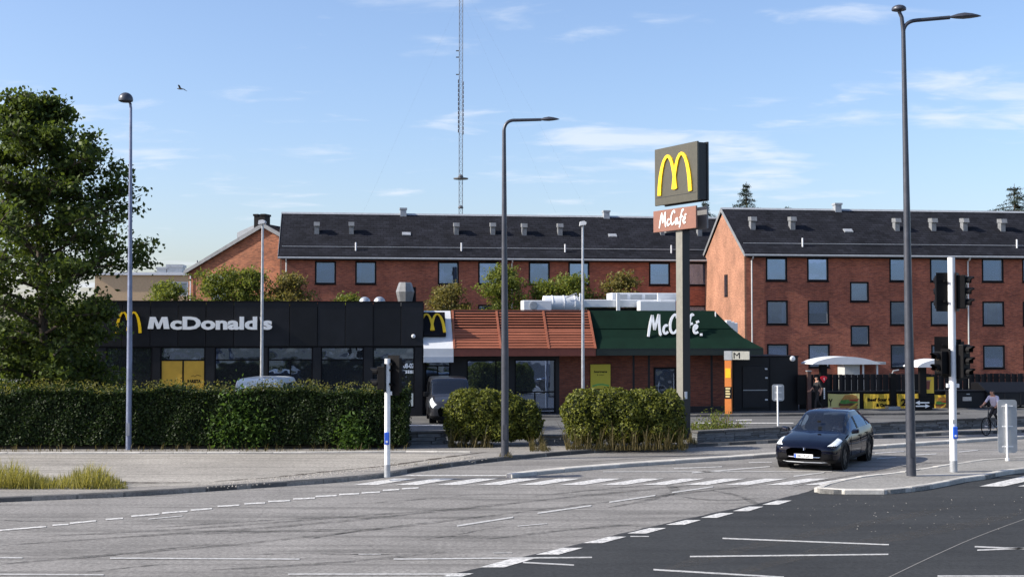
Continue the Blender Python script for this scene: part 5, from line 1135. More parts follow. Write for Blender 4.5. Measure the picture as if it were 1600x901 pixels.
def wheel(root, x, y, r_, w, rim):
    M = Matrix.Translation((x, y, r_)) @ Matrix.Rotation(R(90 if y < 0 else -90), 4, 'X')      # axis outwards = local +z
    t = autosmooth(MB().lathe([(r_*.66, -w/2), (r_*.93, -w/2), (r_, -w*.38), (r_, w*.38), (r_*.93, w/2), (r_*.68, w/2), (r_*.66, w*.40)], 28, M).build('wheel', M_RUB, root))
    d = MB().lathe([(r_*.66, w*.12), (r_*.67, w*.46), (r_*.64, w*.46), (r_*.62, w*.15)], 28, M)
    for k in range(5):
        a_ = 2*math.pi*k/5; Mk = M @ Matrix.Rotation(a_, 4, 'Z')
        d.add([(.03, -.045, w*.42), (r_*.65, -.06, w*.44), (r_*.65, .02, w*.44), (.03, .045, w*.42), (.03, -.045, w*.2), (r_*.65, -.06, w*.2), (r_*.65, .02, w*.2), (.03, .045, w*.2)], [(0, 1, 2, 3), (0, 4, 5, 1), (3, 2, 6, 7), (1, 5, 6, 2)], Mk)
    d.lathe([(.055, w*.2), (.055, w*.45), (.03, w*.47)], 12, M); d.build('rim', rim, t); return t
M_BLKPAINT = mat('black_car_paint', (.002, .003, .010), .04, .0, var=.02, spec=.42, coat=0)
M_SEAT = mat('car_seat', (.02, .02, .022), .7, var=.2); M_HEADL = mat('headlight_clear', (.75, .80, .85), .12, .2, var=.25, scale=8, emit=.06); M_CHR = mat('chrome', (.7, .7, .72), .12, 1.0, var=.03)
M_RIMD = mat('dark_rim', (.03, .03, .033), .35, .6, var=.1)
def net(stations, rows):
    return [[(x, *p) for p in rows(*st)] for x, st in stations]
# ---- dark electric SUV
ST = [(2.365, (.38, .52, .52, .50, .60, .40, .645, .655)), (2.32, (.30, .72, .52, .70, .63, .56, .69, .70)), (2.2, (.24, .855, .53, .82, .68, .66, .755, .775)), (2.0, (.2, .925, .55, .885, .74, .72, .825, .855)),
      (1.6, (.19, .96, .60, .91, .83, .75, .915, .955)), (1.2, (.19, .962, .62, .915, .89, .75, .985, 1.025)), (.95, (.19, .962, .63, .915, .925, .745, 1.03, 1.07)),
      (.5, (.19, .962, .64, .905, .96, .685, 1.27, 1.325)), (.1, (.19, .962, .65, .90, .985, .65, 1.475, 1.54)), (-.3, (.19, .962, .66, .90, 1.0, .635, 1.565, 1.615)), (-.8, (.19, .962, .68, .90, 1.02, .63, 1.57, 1.625)),
      (-1.3, (.2, .962, .70, .90, 1.04, .62, 1.545, 1.61)), (-1.8, (.22, .955, .73, .885, 1.06, .62, 1.435, 1.51)), (-2.12, (.26, .925, .74, .845, 1.07, .63, 1.27, 1.34)), (-2.3, (.34, .83, .72, .75, .99, .6, 1.03, 1.07)), (-2.37, (.44, .68, .70, .62, .86, .5, .92, .94))]
def rowsA(zb, w, zw, wb, zbe, wt, zt_, zc): return [(w*.80, zb), (w*.95, zb+.05), (w*.99, zb+.18), (w, zw), (wb, zbe), (wt+(wb-wt)*.12, zbe+(zt_-zbe)*.86), (wt*.8, zt_+(zc-zt_)*.55), (0, zc)]
def suv(label, loc, deg):
    t = thing('electric_car', label, 'car', loc, deg); t.scale = (.97, .97, .97); NU, NV = 8, 6
    Gd = fine(net(ST, rowsA), NU, NV); wx = (1.44, -1.45); WR = .365
    def arch(c): return c[1] > .55 and any((c[0]-x)**2+(c[2]-WR)**2 < (.43)**2 for x in wx)
    cab = lambda i: 6*NU <= i < 13*NU
    def wind(i, j_, c): return int(6.05*NU) <= i < int(8.75*NU) and j_ >= 5*NV+1
    def roofg(i, j_, c): return int(9.0*NU) <= i < int(11.5*NU) and j_ >= int(5.35*NV)
    def rearg(i, j_, c): return int(11.7*NU) <= i < int(13.1*NU) and j_ >= int(5.4*NV)
    def side(i, j_, c): return 4*NV+1 <= j_ < int(4.98*NV) and int(6.75*NU) <= i < int(12.6*NU)
    def pil(i): return abs(i-int(8.95*NU)) <= 1 or i == int(11.3*NU)
    def pillar(i, j_, c): return side(i, j_, c) and pil(i)
    hl = lambda i, j_, c: int(1.7*NU) <= i < int(4.0*NU) and int(4.0*NV) <= j_ < int(5.0*NV) and c[1] > .66+(2.2-c[0])*.1 and c[2] > .68
    grille = lambda i, j_, c: i < int(3.0*NU) and c[2] < .50 and c[1] < .80
    clad = lambda i, j_, c: c[2] < .33 or (c[1] > .55 and any((c[0]-x)**2+(c[2]-WR)**2 < (.495)**2 for x in wx))
    def kind(i, j_, c):
        if arch(c): return None
        if wind(i, j_, c): return 'w'
        if roofg(i, j_, c): return 'r'
        if rearg(i, j_, c): return 'b'
        if side(i, j_, c): return 'p' if pil(i) else 's'
        if hl(i, j_, c): return 'h'
        if clad(i, j_, c): return 'c'
        if grille(i, j_, c): return 'g'
        return 'x'
    K = lambda *ks: (lambda i, j_, c: kind(i, j_, c) in ks)
    body = net_part('body', Gd, K('x'), M_BLKPAINT, t)
    net_part('lower_cladding', Gd, K('c'), M_PLASTIC, t, .006); net_part('front_intake', Gd, K('g'), M_PLASTIC, t, -.012)
    net_part('windscreen', Gd, K('w'), M_CARG, t); net_part('roof_glass', Gd, K('r'), mat('roof_glass', (.01, .014, .03), .06, coat=1, spec=.8), t); net_part('rear_window', Gd, K('b'), M_CARG, t)
    for s in 'LR':
        for lo, hi in ((0, 8.9), (8.9, 11.2), (11.2, 99)): net_part('side_window', Gd, lambda i, j_, c: s if kind(i, j_, c) == 's' and lo*NU <= i < hi*NU else None, M_CARG, t)
        for lo, hi in ((0, 10), (10, 99)): net_part('pillar_trim', Gd, lambda i, j_, c: s if kind(i, j_, c) == 'p' and lo*NU <= i < hi*NU else None, M_PLASTIC, t, .004)
        h_ = net_part('headlight', Gd, lambda i, j_, c: s if kind(i, j_, c) == 'h' else None, M_HEADL, t, .004)
        net_part('headlight_housing', Gd, lambda i, j_, c: s if kind(i, j_, c) == 'h' and c[2] < .715+(c[1]-.6)*.0 else None, M_PLASTIC, h_, .008)
        sg = 1 if s == 'L' else -1
        mi = MB(); mi.add([(.78, sg*.95, .98), (.62, sg*.97, .98), (.60, sg*1.16, 1.0), (.74, sg*1.15, 1.0), (.80, sg*.96, 1.07), (.64, sg*.97, 1.12), (.62, sg*1.16, 1.13), (.74, sg*1.14, 1.11)], [(0, 1, 2, 3), (4, 5, 6, 7), (0, 1, 5, 4), (1, 2, 6, 5), (2, 3, 7, 6), (3, 0, 4, 7)])
        mi = mi.build('wing_mirror', M_BLKPAINT, t, bevel=.03); MB().box((.60, sg*1.0-.05, 1.01), (.597, sg*1.0+.12, 1.1)).build('mirror_glass', M_CHR, mi)
        for xh, zh in ((-.18, .86), (-1.0, .89)): MB().box((xh, sg*.958, zh), (xh-.24, sg*.968, zh+.025)).build('door_handle', M_PLASTIC, t)
        for xx in (.80, -.36, -1.15):
            MB().box((xx-.004, sg*.952, .34), (xx+.004, sg*.966, .92)).build('door_gap', M_BLACKT, t)
    MB().box((-2.1, -.70, .16), (2.1, .70, .30)).build('underbody', M_PLASTIC, t)
    for x in wx:
        for sg in (-1, 1):
            MB().lathe([(.425, 0), (.425, .30), (.1, .31)], 22, Matrix.Translation((x, sg*.94, WR)) @ Matrix.Rotation(R(90 if sg > 0 else -90), 4, 'X')).build('wheel_well', M_BLACKT, t); wheel(t, x, sg*.835, WR, .25, M_RIMD)
    # nose details
    pl = MB().box((2.385, -.27, .375), (2.40, .27, .485)).build('number_plate', M_LETTER, t)
    o = text('plate_text', 'DH 17 257', .1, M_BLACKT, pl, (0, 0, 0), depth=.003, bold=.002); fit_text(o, .40, .072); o.rotation_euler = (0, 0, R(90)); o.location = (2.402, -.19, .394)
    MB().box((2.401, -.265, .38), (2.403, -.215, .48)).build('plate_band', M_BLUE, pl)
    em = MB().add([(2.345, -.045, .675), (2.345, .045, .675), (2.365, .008, .60), (2.365, -.008, .60), (2.352, .008, .662), (2.352, -.008, .662)], [(0, 5, 3, 2, 4, 1)]).build('emblem', M_CHR, t); em.location = (.012, 0, -.01); q = em.modifiers.new('solid', 'SOLIDIFY'); q.thickness = .006
    MB().tube([(2.10, -.80, .43), (2.30, -.55, .40), (2.375, -.3, .40), (2.385, 0, .40), (2.375, .3, .40), (2.30, .55, .40), (2.10, .80, .43)], .014, 6).build('intake_trim', M_CHR, t)
    MB().tube([(2.12, -.78, .27), (2.30, -.5, .25), (2.365, 0, .25), (2.30, .5, .25), (2.12, .78, .27)], .014, 6).build('splitter_trim', M_ZINC, t)
    # cabin
    MB().box((.55, -.72, .72), (1.0, .72, .93)).build('dashboard', M_SEAT, t, bevel=.06); MB().box((-1.9, -.75, .30), (1.2, .75, .36)).build('cabin_floor', M_SEAT, t)
    for x, y in ((-.25, .38), (-.25, -.38), (-1.15, .38), (-1.15, -.38)):
        s_ = MB().box((x-.25, y-.24, .45), (x+.28, y+.24, .60)).add([(x-.2, y-.23, .6), (x-.05, y-.23, .6), (x-.05, y+.23, .6), (x-.2, y+.23, .6), (x-.42, y-.2, 1.18), (x-.3, y-.2, 1.18), (x-.3, y+.2, 1.18), (x-.42, y+.2, 1.18)], [(0, 1, 2, 3), (4, 5, 6, 7), (0, 1, 5, 4), (1, 2, 6, 5), (2, 3, 7, 6), (3, 0, 4, 7)]).build('seat', M_SEAT, t, bevel=.04)
        MB().box((x-.45, y-.12, 1.2), (x-.34, y+.12, 1.36)).build('headrest', M_SEAT, s_, bevel=.04)
    Ms = Matrix.Translation((.42, .38, .93)) @ Matrix.Rotation(R(-65), 4, 'Y')
    MB().tube([(.17*math.cos(a_), .17*math.sin(a_), 0) for a_ in [2*math.pi*k/20 for k in range(21)]], .016, 6, M=Ms).box((-.15, -.03, -.01), (.15, .03, .01), Ms).build('steering_wheel', M_PLASTIC, t)
    MB().box((.72, -.05, 1.28), (.78, .05, 1.34)).build('interior_mirror', M_PLASTIC, t)
    return t
cg = G(1291, 723.5); CAR_A = 241.0
car = suv('glossy black electric SUV driving towards the crossing with white number plate', (cg.x, cg.y, .0), CAR_A)
# ---- vans
SV = [(2.4, (.35, .60, .5, .58, .66, .45, .74, .76)), (2.34, (.25, .80, .5, .78, .72, .62, .86, .88)), (2.15, (.2, .90, .55, .87, .82, .74, .98, 1.01)), (1.7, (.2, .94, .6, .90, .95, .78, 1.12, 1.16)), (1.35, (.2, .945, .62, .91, 1.02, .79, 1.22, 1.26)),
      (1.0, (.2, .945, .64, .90, 1.06, .80, 1.52, 1.56)), (.62, (.2, .945, .65, .90, 1.08, .80, 1.82, 1.87)), (.25, (.2, .945, .65, .90, 1.10, .80, 1.90, 1.945)), (-1.0, (.2, .945, .66, .90, 1.10, .81, 1.91, 1.955)), (-1.9, (.2, .945, .66, .90, 1.10, .81, 1.90, 1.945)), (-2.25, (.25, .94, .66, .89, 1.10, .80, 1.86, 1.90)), (-2.38, (.35, .90, .66, .86, 1.08, .77, 1.76, 1.79)), (-2.42, (.4, .86, .66, .84, 1.05, .62, 1.55, 1.58))]
def van(label, loc, deg, paint, plate, rear=True):
    t = thing('van', label, 'van', loc, deg); NU, NV = 6, 6; Gd = fine(net(SV, rowsA), NU, NV); wx = (1.52, -1.35); WR = .33
    arch = lambda c: c[1] > .5 and any((c[0]-x)**2+(c[2]-WR)**2 < .16 for x in wx)
    def kind(i, j_, c):
        if arch(c): return None
        if int(4.1*NU) <= i < int(6.3*NU) and j_ >= 5*NV: return 'w'
        if 4*NV+1 <= j_ < 5*NV-1 and int(4.6*NU) <= i < int(8.6*NU): return 's' if abs(i-int(7.2*NU)) > 0 else 'x'
        if i < int(3.3*NU) and i >= int(1.0*NU) and int(3.85*NV) <= j_ < int(5.0*NV) and c[1] > .58 and c[2] > .70: return 'h'
        if c[2] < .36: return 'c'
        if i < int(1.8*NU) and .45 < c[2] < .70 and c[1] < .55: return 'g'
        if rear and i >= int(11.0*NU) and c[2] > 1.15 and c[1] < .7: return 'b'
        return 'x'
    K = lambda k: (lambda i, j_, c: kind(i, j_, c) == k)
    net_part('body', Gd, K('x'), paint, t); net_part('lower_cladding', Gd, K('c'), M_PLASTIC, t, .006); net_part('grille', Gd, K('g'), M_PLASTIC, t, .004); net_part('windscreen', Gd, K('w'), M_CARG, t); net_part('rear_window', Gd, K('b'), M_CARG, t, .003)
    MB().box((-2.41, -.6, .45), (-2.43, .6, 1.5)).build('rear_door', paint, t)
    for s in 'LR':
        net_part('side_window', Gd, lambda i, j_, c: s if kind(i, j_, c) == 's' else None, M_CARG, t); net_part('headlight', Gd, lambda i, j_, c: s if kind(i, j_, c) == 'h' else None, M_HEADL, t, .005); sg = 1 if s == 'L' else -1
        MB().box((1.05, sg*.93, 1.12), (1.15, sg*1.16, 1.34)).build('wing_mirror', M_PLASTIC, t, bevel=.04)
        MB().lathe([(.07, 0), (.07, .02)], 12, Matrix.Translation((2.33, sg*.66, .42)) @ Matrix.Rotation(R(90), 4, 'Y')).build('fog_lamp', M_HEADL, t)
    MB().box((-2.2, -.7, .16), (2.1, .7, .32)).build('underbody', M_PLASTIC, t); MB().box((-2.3, -.75, .33), (1.3, .75, 1.0)).build('cabin_trim', M_SEAT, t)
    for x in wx:
        for sg in (-1, 1): MB().lathe([(.40, 0), (.40, .3), (.1, .31)], 20, Matrix.Translation((x, sg*.92, WR)) @ Matrix.Rotation(R(90 if sg > 0 else -90), 4, 'X')).build('wheel_well', M_BLACKT, t); wheel(t, x, sg*.82, WR, .21, M_ZINC)
    MB().tube([(2.30, -.55, .72), (2.40, 0, .71), (2.30, .55, .72)], .018, 6).build('grille_bar', M_CHR, t); MB().box((2.405, -.11, .86), (2.38, .11, .90)).build('emblem', M_CHR, t)
    if plate: MB().box((2.405, -.26, .40), (2.42, .26, .51)).build('number_plate', M_LETTER, t)
    return t
vg = G(697, 662, .1); vn = van('dark grey van parked nose out beside the dark block, half behind a bush', (vg.x, vg.y+2.2, .1), 276, mat('grey_van_paint', (.028, .028, .032), .3, .2, var=.06, coat=.5), False); vn.scale = (.95, .95, .93)
vg = P(410, 600, 49.5); van('white van whose roof shows above the long hedge', (vg.x, vg.y+2.0, .1), 86, mat('white_van_paint', (.72, .74, .74), .3, var=.04, coat=.5), False, False)

# ================================================================== people and bicycle
M_SKIN = mat('skin', (.42, .22, .15), .6, var=.08); M_HAIR = mat('hair_dark', (.03, .02, .015), .6); M_DKCL = mat('black_cloth', (.012, .012, .014), .85, var=.2); M_LIL = mat('lilac_shirt', (.42, .40, .50), .85, var=.12); M_SHOE = mat('shoe', (.03, .03, .035), .6)
def figure(label, loc, deg, J, mats, scale=1.0, hands=True):
    # J: joint name -> (x, y, z), person faces +x, left is +y
    E = [('pel', 'spi'), ('spi', 'che'), ('che', 'nek'), ('nek', 'hed'), ('hed', 'top')]
    for s in 'lr': E += [('che', 'sh'+s), ('sh'+s, 'el'+s), ('el'+s, 'wr'+s), ('wr'+s, 'pa'+s), ('pel', 'hi'+s), ('hi'+s, 'kn'+s), ('kn'+s, 'an'+s), ('an'+s, 'to'+s)]
    RAD = dict(pel=(.15, .125), spi=(.135, .11), che=(.16, .12), nek=(.058, .058), hed=(.085, .1), top=(.06, .07), sh=(.065, .065), el=(.047, .047), wr=(.032, .032), pa=(.04, .024), hi=(.092, .095), kn=(.06, .06), an=(.042, .045), to=(.042, .03))
    names = list(J); me = bpy.data.meshes.new('person'); me.from_pydata([Vector(J[n])*scale for n in names], [(names.index(a_), names.index(b_)) for a_, b_ in E], [])
    o = bpy.data.objects.new('person', me); COL.objects.link(o)
    sk = o.modifiers.new('skin', 'SKIN'); sb = o.modifiers.new('sub', 'SUBSURF'); sb.levels = sb.render_levels = 2
    for i, n in enumerate(names):
        r_ = RAD.get(n) or RAD[n[:2]]; v = me.skin_vertices[0].data[i]; v.radius = (r_[0]*scale, r_[1]*scale); v.use_root = (n == 'pel')
    dg = bpy.context.evaluated_depsgraph_get(); m2 = bpy.data.meshes.new_from_object(o.evaluated_get(dg)); bpy.data.objects.remove(o)
    bm = bmesh.new(); bm.from_mesh(m2)
    b = MB()
    for s in 'lr':                          # five curled fingers rooted in each palm
        pa, wr = Vector(J['pa'+s]), Vector(J['wr'+s]); d = (pa-wr).normalized(); sd = d.cross(Vector((0, 1, 0))); sd = sd.normalized() if sd.length > .1 else Vector((0, 0, 1)); cu = d.cross(sd).normalized()
        for k, ln in enumerate((.065, .075, .07, .055)):
            p = pa+sd*(.027-.018*k); b.tube([p*scale, (p+d*ln*.55+cu*.006)*scale, (p+d*ln*.85+cu*.03)*scale, (p+d*ln*.8+cu*.055)*scale], [.0095*scale, .009*scale, .008*scale, .006*scale], 6)
        p = (pa+wr)/2+sd*.03; b.tube([p*scale, (p+sd*.022+d*.03)*scale, (p+sd*.02+d*.06+cu*.015)*scale], [.011*scale, .010*scale, .007*scale], 6)
    hd, tp = Vector(J['hed']), Vector(J['top'])
    # nose and ears
    f_ = Vector((1, 0, 0)); up_ = (tp-Vector(J['nek'])).normalized(); c = hd+up_*.01
    b.add([(c+f_*.08+up_*.025)*scale, (c+f_*.085-up_*.02+Vector((0, .016, 0)))*scale, (c+f_*.085-up_*.02-Vector((0, .016, 0)))*scale, (c+f_*.118-up_*.015)*scale], [(0, 1, 3), (0, 3, 2), (1, 2, 3)])
    for sy_ in (-1, 1): b.tube([(c+Vector((0, sy_*.082, -.03)))*scale, (c+Vector((-.015, sy_*.1, 0)))*scale, (c+Vector((0, sy_*.085, .03)))*scale], .012*scale, 6)
    k = [bm.verts.new(v) for v in b.v]
    for f in b.f:
        try: bm.faces.new([k[i] for i in f])
        except ValueError: pass
    bm.to_mesh(m2); bm.free(); m2.materials.clear()
    for q in mats: m2.materials.append(q)
    P_ = {n: Vector(v)*scale for n, v in J.items()}
    def segd(p, a_, b_):
        ab = b_-a_; t_ = max(0, min(1, (p-a_).dot(ab)/max(ab.dot(ab), 1e-9))); return (p-(a_+ab*t_)).length
    for p in m2.polygons:
        p.use_smooth = True; c = p.center; best = min(E, key=lambda e: segd(c, P_[e[0]], P_[e[1]])); e = best[1]
        p.material_index = 1 if e in ('spi', 'che', 'nek') or e[:2] in ('sh', 'el') else 2 if e[:2] in ('hi', 'kn', 'an') else 3 if e[:2] == 'to' else 0
        if e == 'nek' and c.z > (P_['nek'].z*.6+P_['che'].z*.4): p.material_index = 0
        if e == 'spi' and c.z < P_['pel'].z+.05*scale: p.material_index = 2
        if e in ('hed', 'top'):
            h_ = P_['hed']; p.material_index = 4 if (c.z > h_.z+.03*scale) or (c.x < h_.x+.01*scale and c.z > h_.z-.06*scale) else 0
    # eyes and mouth as dark skin patches
    o = link('person', m2); o.location = loc; o.rotation_euler = (0, 0, R(deg)); tag(o, label, 'person')
    f_ = MB()
    for sy_ in (-1, 1): f_.cbox(hd*scale+Vector((.088, sy_*.032, .022))*scale, (.012*scale, .022*scale, .010*scale))
    f_.cbox(hd*scale+Vector((.086, 0, -.05))*scale, (.01*scale, .04*scale, .008*scale)); f_.build('face_features', M_HAIR, o)
    return o
# walker by the order point
JW = dict(pel=(0, 0, .95), spi=(0, 0, 1.12), che=(.02, 0, 1.33), nek=(.03, 0, 1.47), hed=(.06, 0, 1.60), top=(.06, 0, 1.68), shl=(.02, .17, 1.40), shr=(.02, -.17, 1.40), ell=(-.10, .22, 1.15), elr=(.12, -.22, 1.15), wrl=(-.02, .24, .93), wrr=(.30, -.2, 1.0),
          pal=(.0, .24, .86), par=(.36, -.19, .99), hil=(0, .09, .90), hir=(0, -.09, .90), knl=(.18, .09, .52), knr=(-.06, -.09, .50), anl=(.20, .09, .09), anr=(-.34, -.09, .16), tol=(.33, .09, .035), tor=(-.24, -.09, .05))
wg = G(1278, 643.5, .1); figure('person in black clothes walking past the order point post', (wg.x, wg.y, .1), 200, JW, [M_SKIN, M_DKCL, M_DKCL, M_SHOE, M_HAIR], .97)
# cyclist and bicycle; bicycle frame: x forward
bg_ = G(1553, 679, .0); BK = thing('bicycle', 'black bicycle ridden on the cycle track behind the tall sign', 'bicycle', (bg_.x, bg_.y, 0), 219)
for x, nm in ((.52, 'wheel'), (-.52, 'wheel')):
    MW = Matrix.Translation((x, 0, .34)) @ Matrix.Rotation(R(90), 4, 'X'); w_ = MB().tube([(.325*math.cos(2*math.pi*k/28), .325*math.sin(2*math.pi*k/28), 0) for k in range(29)], .019, 6, M=MW).build('wheel', M_RUB, BK)
    sp_ = MB()
    for k in range(14): sp_.tube([(0, 0, 0), (.31*math.cos(2*math.pi*k/14), .31*math.sin(2*math.pi*k/14), 0)], .002, 4, M=MW)
    sp_.lathe([(.02, -.05), (.02, .05)], 8, MW).build('spokes', M_GALV, w_)
M_BIKE = mat('bike_black', (.012, .012, .014), .35, coat=.4)
MB().tube([(.36, 0, .90), (.30, 0, .62), (-.05, 0, .30), (-.18, 0, .84)], .018, 8).tube([(.35, 0, .80), (-.15, 0, .74)], .018, 8).tube([(-.05, 0, .30), (-.52, 0, .34), (-.16, 0, .72)], .013, 8).build('frame', M_BIKE, BK)
MB().tube([(.36, 0, .90), (.41, 0, .68), (.52, 0, .34)], .015, 8).build('fork', M_BIKE, BK)
MB().tube([(.36, 0, .9), (.38, 0, 1.02)], .014, 8).tube([(.28, .30, 1.04), (.36, .2, 1.06), (.39, 0, 1.03), (.36, -.2, 1.06), (.28, -.30, 1.04)], .012, 8).build('handlebar', M_BIKE, BK)
MB().tube([(-.30, 0, .90), (-.2, 0, .92), (-.04, 0, .91)], [.08, .07, .02], 8).build('saddle', M_PLASTIC, BK)
MB().lathe([(.09, -.004), (.09, .004)], 18, Matrix.Translation((-.05, -.05, .30)) @ Matrix.Rotation(R(90), 4, 'X')).tube([(-.05, -.06, .30), (.08, -.10, .20)], .012, 6).tube([(-.05, .06, .30), (-.18, .10, .40)], .012, 6).cbox((.08, -.14, .19), (.09, .08, .02)).cbox((-.18, .14, .41), (.09, .08, .02)).build('crank', M_GALV, BK)
JC = dict(pel=(-.18, 0, 1.0), spi=(-.10, 0, 1.15), che=(.0, 0, 1.34), nek=(.05, 0, 1.46), hed=(.10, 0, 1.58), top=(.10, 0, 1.66), shl=(.0, .17, 1.40), shr=(.0, -.17, 1.40), ell=(.13, .25, 1.20), elr=(.13, -.25, 1.20), wrl=(.25, .29, 1.09), wrr=(.25, -.29, 1.09),
          pal=(.30, .29, 1.065), par=(.30, -.29, 1.065), hil=(-.18, .09, .96), hir=(-.18, -.09, .96), knl=(.16, .12, .80), knr=(.14, -.12, .62), anl=(-.18, .13, .48), anr=(.04, -.13, .27), tol=(-.08, .13, .44), tor=(.15, -.13, .23))
figure('person in a pale shirt riding the bicycle behind the tall sign', (bg_.x, bg_.y, 0), 219, JC, [M_SKIN, M_LIL, M_DKCL, M_SHOE, M_HAIR])
# driver
cm = Matrix.Translation((cg.x, cg.y, 0)) @ Matrix.Rotation(R(CAR_A), 4, 'Z'); dl = cm @ Vector((-.22, .38, -.36))
JD = dict(pel=(0, 0, .97), spi=(-.04, 0, 1.12), che=(-.08, 0, 1.32), nek=(-.08, 0, 1.45), hed=(-.05, 0, 1.58), top=(-.05, 0, 1.66), shl=(-.07, .17, 1.40), shr=(-.07, -.17, 1.40), ell=(.16, .24, 1.22), elr=(.16, -.22, 1.22), wrl=(.40, .17, 1.30), wrr=(.40, -.17, 1.30),
          pal=(.47, .15, 1.33), par=(.47, -.15, 1.33), hil=(.05, .10, .96), hir=(.05, -.10, .96), knl=(.46, .12, 1.02), knr=(.46, -.12, 1.02), anl=(.66, .1, .82), anr=(.66, -.1, .82), tol=(.78, .1, .84), tor=(.78, -.1, .84))
figure('person driving the black electric SUV, behind the windscreen', dl, CAR_A, JD, [M_SKIN, M_LIL, M_DKCL, M_SHOE, M_HAIR], 1.0)

# ================================================================== vegetation
NR = np.random.default_rng(11)
def leaf_mesh(name, pts, size, m_, parent=None, up=.25, aspect=.62, nrm=None, droop=0.0):
    pts = np.asarray(pts, float); n = len(pts)
    nv = NR.normal(size=(n, 3)); nv[:, 2] += up*2
    if nrm is not None: nv += nrm*1.0
    nv /= np.linalg.norm(nv, axis=1, keepdims=True)+1e-9
    a_ = np.cross(nv, NR.normal(size=(n, 3))); a_ /= np.linalg.norm(a_, axis=1, keepdims=True)+1e-9
    b_ = np.cross(nv, a_); s = (size*NR.uniform(.6, 1.35, n))[:, None]; fold = nv*s*.18
    v = np.empty((n, 4, 3)); v[:, 0] = pts-a_*s*.5; v[:, 1] = pts+b_*s*.5*aspect-fold*.5; v[:, 2] = pts+a_*s*.5; v[:, 3] = pts-b_*s*.5*aspect-fold*.5
    me = bpy.data.meshes.new(name); me.vertices.add(n*4); me.vertices.foreach_set('co', v.reshape(-1)); me.loops.add(n*4); me.loops.foreach_set('vertex_index', np.arange(n*4, dtype=np.int32))
    me.polygons.add(n); me.polygons.foreach_set('loop_start', np.arange(0, n*4, 4, dtype=np.int32)); me.polygons.foreach_set('loop_total', np.full(n, 4, np.int32)); me.update(calc_edges=True); me.materials.append(m_)
    return link(name, me, parent)
def make_tree(name, label, loc, H, prof_, n_limb, twigs, per, size, m_, z_first=.16, spread=.30, trunk_r=.16, group=None, lean=(0, 0), seed=1, cat='tree', wood=M_BARK):
    rg = np.random.default_rng(seed); t = thing(name, label, cat, loc, 0, group); tr = MB()
    def tk(u): return np.array([lean[0]*u*u+.12*math.sin(u*7)*H*.03, lean[1]*u*u+.1*math.cos(u*5)*H*.03, u*H*.93])
    tr.tube([tk(u)-np.array([0, 0, .15 if u == 0 else 0]) for u in np.linspace(0, 1, 10)], list(np.linspace(trunk_r, .02, 10)), 9); pts = []
    for i in range(n_limb):
        u = z_first+(1-z_first)*((i+rg.uniform(0, 1))/n_limb); L_ = np.interp(u, [p[0] for p in prof_], [p[1] for p in prof_])*rg.uniform(.7, 1.12); az = i*2.39996+rg.uniform(-.4, .4)
        b0 = tk(min(u, .98)); el = rg.uniform(.15, .75)*(1 if u > .35 else .55); d = np.array([math.cos(az)*math.cos(el), math.sin(az)*math.cos(el), math.sin(el)])
        mid = b0+d*L_*.5+np.array([0, 0, .06*L_]); end = b0+d*L_*np.array([1, 1, .85])
        r0 = trunk_r*.42*(1-u*.7)*min(1, L_/2+.3); tr.tube([b0, mid, end], [r0, r0*.6, .012], 6)
        for k in range(twigs):
            f = rg.uniform(.25, 1.0); p = b0*(1-f)**2+2*mid*f*(1-f)+end*f*f; dd = rg.normal(size=3); dd[2] = abs(dd[2])*.5; dd /= np.linalg.norm(dd); tl = L_*rg.uniform(.12, .34)+.18; e = p+dd*tl
            tr.tube([p, (p+e)/2+np.array([0, 0, .03]), e], [r0*.35+.004, r0*.25+.003, .003], 4, False)
            c = rg.integers(int(per*.5), int(per*1.4)+1); f2 = rg.uniform(.15, 1.12, c)[:, None]; pts.append(p+(e-p)*f2+rg.normal(size=(c, 3))*spread*np.array([1, 1, .72]))
    tr.build('trunk', wood, t, smooth=True); leaf_mesh('crown', np.concatenate(pts), size, m_, t); return t
tg = G(75, 672, .1)
make_tree('maple_tree', 'large dark leafy tree standing behind the hedge at the left', (-16.9, 46.2, .1), 12.9, [(0, 2.6), (.2, 3.0), (.34, 3.7), (.46, 4.7), (.56, 4.3), (.70, 3.3), (.84, 2.2), (1, .7)], 76, 11, 56, .19, M_LEAF, .07, .18, .2, lean=(-.5, 0), seed=5)
for i, (px, Y, H, w, lab) in enumerate([(-30, 60, 6.0, 2.6, 'pale green tree behind the maple at the left edge'), (62, 64, 5.2, 2.4, 'pale green tree just behind the maple trunk'), (140, 66, 5.4, 2.0, 'pale green tree between the maple and the dark block')]):
    make_tree('young_tree', lab, (P(px, 500, Y).x, Y, .1), H, [(0, w*.8), (.4, w), (.75, w*.7), (1, .3)], 30, 8, 40, .18, M_LEAFB, .1, .26, .09, 'pale trees left of the restaurant', seed=20+i)
for i, (px, yt, w, mm, lab) in enumerate([(262, 442, 1.5, M_SHRUB, 'small yellow-green tree in front of the beige building'), (345, 424, 1.9, M_SHRUB, 'bushy yellow-green tree in front of the orange gable'), (390, 424, 1.7, M_SHRUB, 'bushy yellow-green tree left of the long block corner'), (452, 430, 1.6, M_SHRUBR, 'browning small tree at the left corner of the long block'), (545, 462, .9, M_SHRUB, 'low yellow-green bush top left of the roof domes'),
        (700, 448, 1.5, M_SHRUBR, 'twiggy browning tree behind the white sign bay'), (787, 416, 1.6, M_SHRUB, 'upright green tree behind the middle street lamp'), (850, 442, 1.3, M_SHRUB, 'small green tree behind the air duct'), (893, 430, 1.5, M_SHRUB, 'green tree behind the right car park lamp'), (970, 432, 1.7, M_SHRUBR, 'browning tree behind the air handler on the roof')]):
    p = P(px, yt, 76.0); make_tree('small_tree', lab, (p.x, 76, .1), p.z+.1, [(0, w), (.5, w*1.25), (.8, w*1.0), (1, w*.45)], 32, 8, 34, .16, mm, .35, .2, .07, 'small trees behind the restaurant', seed=40+i)
